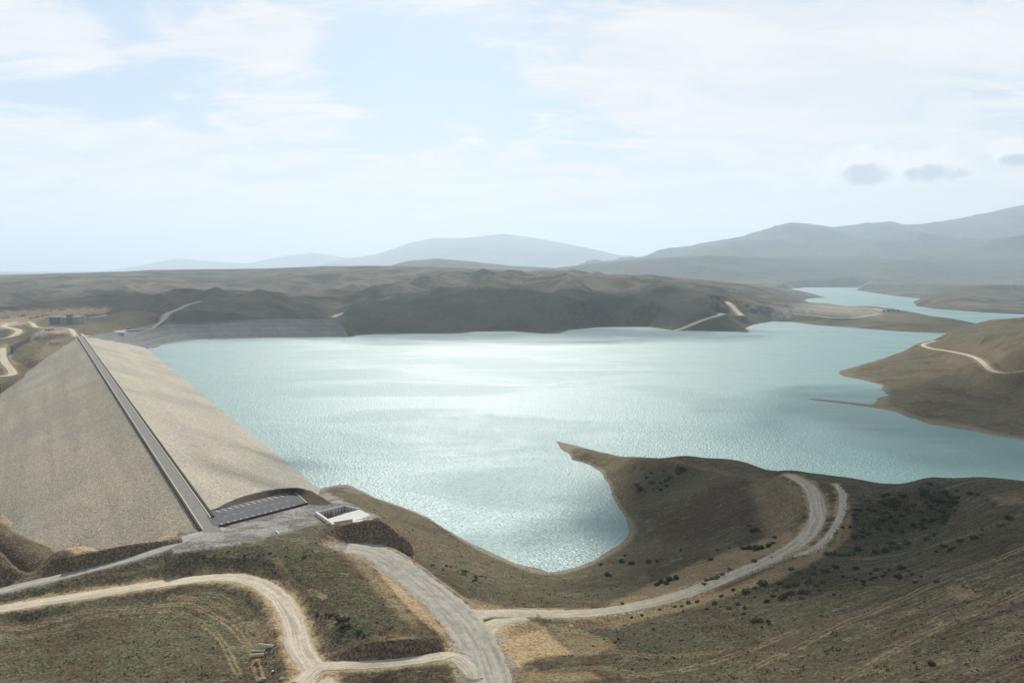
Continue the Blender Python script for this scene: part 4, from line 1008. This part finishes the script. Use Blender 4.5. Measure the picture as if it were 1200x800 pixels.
fromcrop([(115, 467, 34), (165, 473, 40), (240, 470, 30), (280, 465, 26), (530, 457, 34), (745, 320, 42), (720, 325, 28), (685, 405, 40), (710, 400, 46), (740, 405, 50), (770, 400, 46), (800, 392, 40), (820, 380, 30), (835, 355, 24), (710, 300, 22), (300, 560, 50), (340, 550, 50), (370, 545, 40), (280, 575, 36), (320, 570, 40), (50, 530, 34), (20, 480, 26), (130, 440, 22), (390, 415, 18), (560, 415, 18), (620, 405, 20)], 700, 540, 'leaf_dark', *GD)
GE = ('dark shrub in the hollow high on the peninsula slope', 'dark shrubs on the peninsula hollow')
def infill(poly, n, wlo, whi, mats, label, group, bias=None, seed=1):
    r = random.Random(seed); a = np.array(poly, float); k = 0; tries = 0
    while k < n and tries < n * 60:
        tries += 1
        x = r.uniform(a[:, 0].min(), a[:, 0].max()); y = r.uniform(a[:, 1].min(), a[:, 1].max())
        if sdist(np.array([x]), np.array([y]), poly)[0] > 0: continue
        if pn(np.array([x / 11.]), np.array([y / 5.]), seed)[0] < -.12: continue
        bush(x, y, r.uniform(wlo, whi), r.choice(mats), label, group); k += 1
infill([(742, 574), (765, 552), (800, 543), (826, 550), (806, 566), (775, 582)], 26, 3.5, 8, ['leaf_dark'], *GE, seed=3)
infill([(986, 622), (1000, 598), (1030, 580), (1070, 572), (1100, 572), (1122, 590), (1118, 612), (1060, 626), (1000, 632)], 95, 3.5, 9.5, ['leaf_dark'], 'dark bush in the shaded gully below the right skyline', 'dark bushes in the shaded gully', seed=5)
infill([(1050, 622), (1112, 608), (1140, 585), (1135, 570), (1105, 570), (1115, 600), (1070, 618)], 18, 4, 9, ['leaf_dark', 'leaf_olive'], 'bush on the rim of the shaded gully', 'bushes on the gully rim', seed=6)
infill([(960, 650), (1000, 642), (1060, 634), (1110, 620), (1105, 626), (1060, 644), (1000, 652)], 22, 5, 12, ['leaf_olive', 'leaf_green'], 'green bush in the strip along the gully bottom', 'green bushes along the gully bottom', seed=7)
infill([(508, 655), (530, 660), (560, 672), (585, 682), (560, 684), (525, 672), (505, 662)], 20, 3, 7, ['leaf_olive', 'leaf_green'], 'small green shrub on the bank right of the wide gravel road', 'green shrubs right of the wide road', seed=8)
infill([(376, 716), (395, 712), (420, 722), (440, 745), (420, 748), (395, 735)], 14, 4, 9, ['leaf_olive', 'leaf_green', 'leaf_dark'], 'green shrub on the grassy bank above the track cutting', 'shrubs on the bank above the track cutting', seed=9)
infill([(215, 650), (300, 643), (365, 640), (370, 655), (330, 665), (225, 662)], 22, 2.5, 6, ['leaf_olive', 'leaf_green'], 'small shrub on the grassy strip below the gravel yard', 'shrubs below the gravel yard', seed=10)
infill([(700, 740), (860, 700), (930, 700), (900, 770), (760, 790), (690, 770)], 26, 2, 4.5, ['leaf_dark', 'leaf_olive'], 'tiny shrub scattered on the open brown slope below the fence', 'tiny shrubs on the open slope', seed=11)
bush(397, 727, 9, 'leaf_dark', 'darkest bush in the cleft of the grassy bank, upper one', None); bush(403, 735, 9, 'leaf_dark', 'darkest bush in the cleft of the grassy bank, lower one', None)
bush(372, 721, 7, 'leaf_dark', 'dark bush beside the bend of the pale dirt road', None); bush(321, 770, 3.5, 'leaf_dark', 'small dark bush right of the concrete pipes', None)

# ------------------------------------------------------------------ dry tufts that roughen the near ground
def tufts(n, seed):
    g = np.random.default_rng(seed)
    px = g.uniform(-20, 1220, n * 3); d = np.exp(g.uniform(math.log(215), math.log(720), n * 3)); x = (px - 600) / F * d * 1.03
    fi = np.interp(x / d, us, np.arange(NU)).astype(int); fj = np.interp(d, ys, np.arange(NV)).astype(int)
    ok = (COV[SAND][fj, fi] < .3) & (COV[GRAV][fj, fi] < .2) & (sdn[fj, fi] > 6); z = sample(x, d)
    S_, Q_ = sq(x, d); ok &= sdist(x, d, damfoot) > 3
    for nm, p, w, mt, lift, far, sd_ in ROADS:
        if not far: ok &= pdist(x, d, p)[0] > w * .55 + .6
    ok &= fbm(x / 9, d / 9, 3, 7) > -.05; ok &= sdist(x, d, [A_, B_, C_, D_]) > 8
    x, d, z = x[ok][:n], d[ok][:n], z[ok][:n]; n = len(x)
    s = g.uniform(.08, .22, n) * (1 + (fbm(x / 5, d / 5, 2, 3) > .16) * .9); V = np.zeros((n, 3, 4, 3), np.float32)
    for k in range(3):
        a = g.uniform(0, math.pi, n); cx, sy = np.cos(a) * s, np.sin(a) * s; lean = g.normal(0, .35, (n, 2)) * s[:, None]
        for q, (u, v) in enumerate(((-.8, 0), (.8, 0), (.55, 1), (-.55, 1))):
            V[:, k, q, 0] = x + cx * u + lean[:, 0] * v; V[:, k, q, 1] = d + sy * u + lean[:, 1] * v; V[:, k, q, 2] = z - .08 + s * 1.25 * v
    co = V.reshape(-1, 3); me = bpy.data.meshes.new('dry_tufts'); me.vertices.add(len(co)); me.vertices.foreach_set('co', co.ravel())
    m_ = len(co); me.loops.add(m_); me.loops.foreach_set('vertex_index', np.arange(m_, dtype=np.int32)); me.polygons.add(m_ // 4); me.polygons.foreach_set('loop_start', np.arange(0, m_, 4, dtype=np.int32))
    me.update(calc_edges=True); return me
m, T, b = new_mat('tuft', 1., .05); M['tuft'] = m; nn_ = T.noise(pos(T), .35, 4, .7)
T.set(b.inputs['Base Color'], T.mix(T.ramp(nn_, .38, .62), (.10, .088, .05), (.25, .205, .125)))
tag(link('grass_tufts', tufts(28000, 5), M['tuft']), 'dry grass tufts and weeds over the near slopes', kind='stuff')

# ------------------------------------------------------------------ pipes and gear by the dirt road
def pipe(px0, py0, px1, py1, r, label):
    a = G(px0, py0); b = G(px1, py1); c = (a + b) / 2; d = b - a; d[2] = 0; L = np.linalg.norm(d); d /= L
    V = []; Fc = []; n = 24
    up = np.array((0, 0, 1.)); sd = np.cross(d, up)
    for x in (-L / 2, L / 2):
        for rr in (r, r * .8):
            for k in range(n):
                t = 2 * math.pi * k / n; V.append(tuple(d * x + sd * math.cos(t) * rr + up * math.sin(t) * rr))
    for k in range(n):
        k2 = (k + 1) % n
        Fc += [(k, k2, 2 * n + k2, 2 * n + k), (n + k, 3 * n + k, 3 * n + k2, n + k2), (k, n + k, n + k2, k2), (2 * n + k, 2 * n + k2, 3 * n + k2, 3 * n + k)]
    ob = link('concrete_pipe', mesh('concrete_pipe', V, Fc), M['pipe_concrete']); ob.location = (c[0], c[1], c[2] + r * .93)
    tag(ob, label, 'pipe', 'concrete pipes by the dirt road')
plain_mat('pipe_concrete', (.46, .42, .32), .9, .12, 1.2)
pipe(303, 759, 321, 757, .62, 'uppermost of the three concrete pipes, nearest the road')
pipe(294.5, 764.5, 311, 763, .45, 'middle and thinnest of the three concrete pipes')
pipe(293.5, 770.5, 309.5, 768, .70, 'lowest concrete pipe, beside the small yellow mixer')
plain_mat('yellow_paint', (.75, .50, .03), .5, .08, 2, .4); plain_mat('rubber', (.03, .03, .03), .8, .2, 2)
g = G(299.8, 776); mx = empty('yellow_mixer', tuple(g), label='small yellow round mixer standing below the concrete pipes', cat='mixer')
def lathe(prof, n=20):
    V = [(r * math.cos(2 * math.pi * k / n), r * math.sin(2 * math.pi * k / n), z) for r, z in prof for k in range(n)]
    return V, [(i * n + k, i * n + (k + 1) % n, (i + 1) * n + (k + 1) % n, (i + 1) * n + k) for i in range(len(prof) - 1) for k in range(n)]
V, Fc = lathe([(.01, .45), (.45, .45), (.72, .8), (.72, 1.05), (.42, 1.4), (.36, 1.4), (.6, 1.05), (.3, .6), (.01, .6)]); dr = link('drum', mesh('drum', V, Fc), M['yellow_paint'], mx); dr.rotation_euler = (R(14), 0, 0)
for s in (-1, 1): MB().box((s * .6, -.35), (1, 0), .09, .09, -.1, .95).build('leg', M['yellow_paint'], mx)
V, Fc = lathe([(.35, -.12), (.35, .12), (.15, .12), (.15, -.12), (.35, -.12)]); wh = link('wheel', mesh('wheel', V, Fc), M['rubber'], mx); wh.rotation_euler = (0, R(90), 0); wh.location = (.0, .55, .3)
def torus_tyre(px, py, tilt, lab):
    V, Fc = lathe([(.32, -.12), (.5, -.14), (.55, 0), (.5, .14), (.32, .12), (.27, 0), (.32, -.12)], 20)
    ob = link('tyre', mesh('tyre', V, Fc), M['rubber']); g = G(px, py); ob.location = (g[0], g[1], g[2] + .18 + .3 * abs(math.sin(tilt))); ob.rotation_euler = (tilt, .2, .6); tag(ob, lab, 'tyre', 'discarded dark tyres')
torus_tyre(301.5, 780.5, .25, 'dark tyre lying just below the yellow mixer'); torus_tyre(306.5, 778, .9, 'dark tyre leaning right of the yellow mixer'); torus_tyre(311.5, 777, .4, 'dark tyre farthest right of the yellow mixer')
g = G(320, 788); dk = empty('white_drum', tuple(g), rz=.4, label='grey white drum lying at the verge below the pipes', cat='drum')
V, Fc = lathe([(.01, -.6), (.42, -.6), (.45, -.2), (.42, 0), (.45, .2), (.42, .6), (.01, .6)]); dd_ = link('drum_body', mesh('drum_body', V, Fc), M['white_concrete'], dk); dd_.rotation_euler = (R(80), 0, 0); dd_.location = (0, 0, .42)
V, Fc = lathe([(.01, .61), (.36, .61), (.36, .64), (.01, .64)]); dl = link('lid', mesh('lid', V, Fc), M['rubber'], dk); dl.rotation_euler = (R(80), 0, 0); dl.location = (0, 0, .42)
def boulder(px, py, s, label, group=None, mat='boulder', flat=.7):
    me = rock_mesh('boulder', rb.randint(0, 99), 3, flat); me.materials.append(M[mat]); g = G(px, py)
    o = bpy.data.objects.new('boulder', me); sc.collection.objects.link(o); o.location = (g[0], g[1], g[2] + s * .2); o.scale = (s, s, s); tag(o, label, 'boulder', group)
boulder(307, 797, 1.3, 'grey boulder on the ground below the drum'); boulder(330, 796, .9, 'small grey boulder beside the dirt road edge')
boulder(669.5, 734, .9, 'white stone at the tip of the sandy patch', None, 'white_stone')
for x, y in ((700, 722), (722, 722), (731, 720), (738, 719), (748, 718.5), (752, 718)): boulder(x, y, .8, 'pale stone along the start of the post fence', 'pale stones by the fence start', 'white_stone', .5)
# quarry-like rubble on the shore by the far bay
for i in range(26):
    boulder(rb.uniform(205, 222) + i * 6.2, rb.uniform(640, 642) - .05 * i, rb.uniform(.25, .5), 'loose rubble stone on the gravel yard edge', 'rubble stones along the yard edge') if i < 18 else None

# ------------------------------------------------------------------ compound beyond the dam
plain_mat('stone_wall', (.20, .195, .18), .95, .25, .3); plain_mat('pale_stone_wall', (.36, .33, .27), .95, .2, .3); plain_mat('dark_opening', (.03, .035, .045), .4, .2, 1, .5)
plain_mat('roof_grey', (.30, .31, .31), .7, .1, 1); plain_mat('roof_white', (.74, .75, .76), .5, .05, 1)
def windows(mb_, c, d, n, half, z0, rows, cols, w=1.4, h=1.8, off=.03):
    for r_ in range(rows):
        for k in range(cols):
            t = (k + .5) / cols * 2 - 1
            cc = (c[0] + d[0] * t * half + n[0] * off, c[1] + d[1] * t * half + n[1] * off)
            mb_.box(cc, d, w / 2, .12, z0 + 2 + r_ * 4.2, z0 + 2 + h + r_ * 4.2)
def big_building():
    L = P(58, 380, 2010); Rr = P(92, 379, 2010); zb = float(sample((L[0] + Rr[0]) / 2, 2010.)[0])
    root = empty('stone_building', ((L[0] + Rr[0]) / 2, 2010, zb), label='large grey stone building block with a square tower, beyond the dam end', cat='building'); o = tuple(root.location)
    d = (1., 0.); W = Rr[0] - L[0]
    def bx(name, x0, x1, y, dep, z1, mat, rows, cols):
        c = (L[0] + W * (x0 + x1) / 2, 2010 + y + dep / 2)
        wl = MB(o).box(c, d, W * (x1 - x0) / 2, dep / 2, zb - 6, zb + z1).build(name, M[mat], root)
        wl_o = o
        r_ = MB(o).box(c, d, W * (x1 - x0) / 2 + .5, dep / 2 + .5, zb + z1 - .1, zb + z1 + .8).build('roof', M['roof_grey'], root)
        if rows:
            fm = MB(o); windows(fm, (c[0], c[1] - dep / 2), d, (0, -1), W * (x1 - x0) / 2, zb, rows, cols); w_ = fm.build('window_rows', M['dark_opening'], root)
    bx('wall', 0, .30, 0, 26, 17, 'stone_wall', 3, 5); bx('wall', .30, .60, 4, 22, 15, 'pale_stone_wall', 3, 5)
    bx('tower', .60, .74, -2, 12, 23, 'stone_wall', 4, 2); bx('wall', .74, 1.0, 3, 22, 17, 'pale_stone_wall', 3, 4)
big_building()
def arch_shed():
    a = P(133.5, 387.5, 2000); b = P(147.5, 387.5, 2000); c = (a + b) / 2; zb = float(sample(c[0], c[1])[0]) - 1
    root = empty('white_shed', (c[0], c[1], zb), label='long white shed with curved roof by the dam end road', cat='shed'); L = (b[0] - a[0]); w = 13
    MB().box((0, 0), (1, 0), L / 2, w / 2, -1, 7).build('wall', M['roof_white'], root)
    V = []; n = 12
    for x in (-L / 2 - .4, L / 2 + .4):
        for k in range(n + 1):
            t = math.pi * k / n; V.append((x, -math.cos(t) * (w / 2 + .5), 7 + math.sin(t) * 3.2))
    Fc = [(k, k + 1, n + 2 + k, n + 1 + k) for k in range(n)] + [tuple(range(n + 1)), tuple(range(2 * n + 1, n, -1))]
    link('roof', mesh('roof', V, Fc), M['roof_white'], root)
    MB().box((L * .32, -w / 2 - .05), (1, 0), 2, .1, 0, 4.5).build('door', M['dark_opening'], root)
    mb_ = MB()
    for k in range(5): mb_.box((-L * .4 + k * L * .14, -w / 2 - .05), (1, 0), 1.2, .08, 3.4, 5.2)
    mb_.build('window_row', M['dark_opening'], root)
arch_shed()
def hut(px, py, w, dep, h, mat, label, rz=0.):
    g = G(px, py, 1200, 2600); root = empty('hut', tuple(g), rz, label=label, cat='hut', group='small site huts beyond the dam')
    MB().box((0, 0), (1, 0), w / 2, dep / 2, -1.5, h).build('wall', M[mat], root)
    V = [(-w / 2 - .4, -dep / 2 - .4, h), (w / 2 + .4, -dep / 2 - .4, h), (w / 2 + .4, dep / 2 + .4, h), (-w / 2 - .4, dep / 2 + .4, h), (-w / 2 - .4, 0, h + 1.8), (w / 2 + .4, 0, h + 1.8)]
    link('roof', mesh('roof', V, [(0, 1, 5, 4), (2, 3, 4, 5), (0, 4, 3), (1, 2, 5), (3, 2, 1, 0)]), M['roof_grey'], root)
    MB().box((w * .2, -dep / 2 - .05), (1, 0), .8, .08, 0, 2.4).build('door', M['dark_opening'], root)
hut(46.5, 393, 14, 8, 4.5, 'roof_white', 'low grey roofed hut on the slope left of the dam end'); hut(57, 387.5, 12, 7, 4, 'pale_stone_wall', 'small hut beside the pale yard, left one of two'); hut(62.5, 386.8, 9, 7, 5, 'roof_white', 'small hut beside the pale yard, right one of two', .1)
hut(150, 386, 7, 6, 5, 'stone_wall', 'dark little hut touching the right end of the white shed')
hut(6, 373.5, 16, 9, 5, 'pale_stone_wall', 'pale hut at the far left of the pale work yard'); hut(17, 371.5, 12, 8, 5, 'roof_white', 'white hut in the middle of the pale work yard', .2); hut(27, 370.5, 10, 8, 4.5, 'stone_wall', 'grey hut at the right end of the pale work yard', -.1)
# dark retaining wall down the slope
w0, w1 = G(14, 414, 1200, 2600), G(36, 395, 1200, 2600)
ob = MB(tuple(w0)).wall(w0, w1, 2.5, min(w0[2], w1[2]) - 6, max(w0[2], w1[2]) + 1.5).build('retaining_wall', M['dark_stone']); ob.location = tuple(w0); tag(ob, 'dark straight wall running down the slope left of the dam', 'wall')
# young trees in a row
def tree_proto():
    root = empty('young_tree', (0, 0, 0))
    V = []; Fc = []; n = 6
    for z, r_ in ((-.5, .22), (2.2, .14), (4.0, .05)):
        for k in range(n): V.append((r_ * math.cos(k * 2 * math.pi / n), r_ * math.sin(k * 2 * math.pi / n), z))
    for i in range(2):
        for k in range(n): Fc.append((i * n + k, i * n + (k + 1) % n, (i + 1) * n + (k + 1) % n, (i + 1) * n + k))
    link('trunk', mesh('trunk', V, Fc), M['wood'], root)
    me = bush_mesh('crown', 77, 'leaf_dark', 6, 300); c = bpy.data.objects.new('crown', me); sc.collection.objects.link(c); c.parent = root; c.scale = (2.1, 2.1, 3.6); c.location = (0, 0, 1.6)
    return root
tp = tree_proto()
for i in range(12):
    px = 35 + i * 1.95; py = 374.2 - i * .36; g = G(px, py, 1900, 2700)
    if i == 0: t_ = tp
    else:
        t_ = tp.copy(); sc.collection.objects.link(t_)
        for ch in tp.children: c = ch.copy(); sc.collection.objects.link(c); c.parent = t_
    t_.location = tuple(g); s = rb.uniform(.8, 1.15); t_.scale = (s, s, s); t_.rotation_euler.z = rb.uniform(0, 6)
    tag(t_, 'young dark tree in the row left of the stone building', 'tree', 'row of young trees by the stone building')
# parked vehicles, tiny in the picture
plain_mat('car_white', (.75, .75, .74), .35, .03, 1, .5); plain_mat('car_dark', (.06, .065, .07), .35, .03, 1, .5); plain_mat('glass_dark', (.02, .025, .03), .15, .02, 1, .6)
def car_proto():
    import bmesh
    root = empty('parked_car', (0, 0, 0))
    bd = MB().box((0, 0), (1, 0), 2.2, .9, .35, 1.0, .97).build('body', M['car_white'], root)
    MB().box((-.2, 0), (1, 0), 1.25, .82, 1.0, 1.5, .78).build('cabin', M['glass_dark'], root)
    for sx2 in (-1.35, 1.35):
        for sy in (-.85, .85):
            V, Fc = lathe([(.01, -.1), (.33, -.1), (.33, .1), (.01, .1)], 14); w = link('wheel', mesh('wheel', V, Fc), M['rubber'], root); w.rotation_euler = (R(90), 0, 0); w.location = (sx2, sy, .33)
    return root
cp_ = car_proto(); spots = [((179, 374.2), 1.1, 'car on the road climbing behind the white shed'), ((12, 377.5), 0., 'car on the pale yard at the far left'), ((42, 386.8), .3, 'car parked by the small huts left of the dam end')]
for i, ((px, py), rz, lb) in enumerate(spots):
    if i == 0: c_ = cp_
    else:
        c_ = cp_.copy(); sc.collection.objects.link(c_)
        for ch in cp_.children: c = ch.copy(); sc.collection.objects.link(c); c.parent = c_
    c_.location = tuple(G(px, py, 1700, 2700)); c_.location.z += .5; c_.rotation_euler.z = rz; tag(c_, lb, 'car', 'cars beyond the dam')
# white mast on the far plateau
g = G(499, 320, 3000, 7000); ms = MB(tuple(g)).box(g[:2], (1, 0), 1.6, 1.6, g[2] - 2, g[2] + 32, .35).build('mast', M['white_concrete']); ms.location = tuple(g); tag(ms, 'thin pale mast standing on the far plateau', 'mast')
# clump of trees and sheds on the low point across the lake
for px, py in ((1041, 365.5), (1044.5, 365), (1048, 364.6), (1052, 365.2), (1035.5, 366)):
    g = G(px, py, 2500, 4500); t_ = tp.copy(); sc.collection.objects.link(t_)
    for ch in tp.children: c = ch.copy(); sc.collection.objects.link(c); c.parent = t_
    t_.location = tuple(g); t_.scale = (2.2, 2.2, 1.7); tag(t_, 'dark tree in the small clump on the low point across the lake', 'tree', 'trees on the low point across the lake')

# ------------------------------------------------------------------ clouds that shade parts of the land
m, T, b = new_mat('cloud_vapour', 1., 0.); M['cloud'] = m
b.inputs['Base Color'].default_value = (.95, .96, .98, 1)
tcn = T.n.new('ShaderNodeTexCoord').outputs['Object']
tcf = T.n.new('ShaderNodeMapping'); tcf.inputs['Scale'].default_value = (1, 1, 0); T.l.new(tcn, tcf.inputs[0])
ln = T.add('ShaderNodeVectorMath', _operation='LENGTH', i0=tcf.outputs[0]).outputs['Value']
oi = T.n.new('ShaderNodeObjectInfo')
nz_ = T.add('ShaderNodeTexNoise', Vector=T.add('ShaderNodeVectorMath', _operation='ADD', i0=tcn, i1=oi.outputs['Location']).outputs[0], Scale=2.6, Detail=6, Roughness=.6).outputs[0]
al = T.ramp(T.m('ADD', ln, T.m('MULTIPLY', T.m('SUBTRACT', nz_, .5), 1.5)), 1.0, .45, 0., 1.)
sepc = T.n.new('ShaderNodeSeparateColor'); T.l.new(oi.outputs['Color'], sepc.inputs[0])
al = T.m('MULTIPLY', al, sepc.outputs[0])
T.set(b.inputs['Alpha'], al)
def cloud(px, py, z, rx, ry, dens, label, rot=0.):
    import bmesh
    g = U(px, py, z); k = (2150 - z) / SUNDIR.z
    bm = bmesh.new(); bmesh.ops.create_icosphere(bm, subdivisions=4, radius=1)
    for v in bm.verts: v.co *= 1 + .25 * mnoise.noise(v.co * 1.6 + Vector((px, py, 0)))
    me = bpy.data.meshes.new('cloud'); bm.to_mesh(me); bm.free(); me.materials.append(M['cloud'])
    o = bpy.data.objects.new('cloud', me); sc.collection.objects.link(o)
    o.location = (g[0] + SUNDIR.x * k, g[1] + SUNDIR.y * k, 2150); o.scale = (rx, ry, 90); o.rotation_euler.z = rot
    o.color = (dens, dens, dens, 1); tag(o, label, 'cloud')
cloud(925, 598, 20, 190, 190, .85, 'broad fleecy cloud high above the peninsula')
cloud(1080, 605, 35, 190, 120, .8, 'small dense cloud high above the gully')
cloud(1120, 700, 45, 260, 170, .42, 'thin cloud above the ploughed slope')
cloud(1230, 480, 15, 420, 330, .55, 'wide cloud above the right hand hills')
cloud(300, 546, 14, 62, 26, .45, 'wisp of cloud above the dam')
cloud(620, 362, 60, 800, 420, .5, 'long cloud above the far shore')
cloud(180, 352, 80, 900, 500, .5, 'cloud bank above the plateau')

# ------------------------------------------------------------------ haze
x1 = float(us[-1] * ys[-1]) + 1500; y1 = float(ys[-1]) + 1500; zt = max(float(Z.max()) + 30, 1250.); zb = float(Z.min()) - 1.; zb = min(zb, -60.)
hz = MB().box((0, y1 / 2 - 400), (1, 0), x1, y1 / 2 + 400, zb, zt).build('haze', bpy.data.materials.new('haze_air')); tag(hz, kind='stuff')
hm = hz.data.materials[0]; hm.use_nodes = True; hm.node_tree.nodes.clear(); T = NT(hm.node_tree)
pv = T.n.new('ShaderNodeVolumePrincipled'); pv.inputs['Color'].default_value = (.73, .865, 1.0, 1); pv.inputs['Density'].default_value = HAZE; pv.inputs['Anisotropy'].default_value = .35
mo = T.n.new('ShaderNodeOutputMaterial'); T.l.new(pv.outputs[0], mo.inputs['Volume'])
hm.volume_intersection_method = 'FAST' if hasattr(hm, 'volume_intersection_method') else None
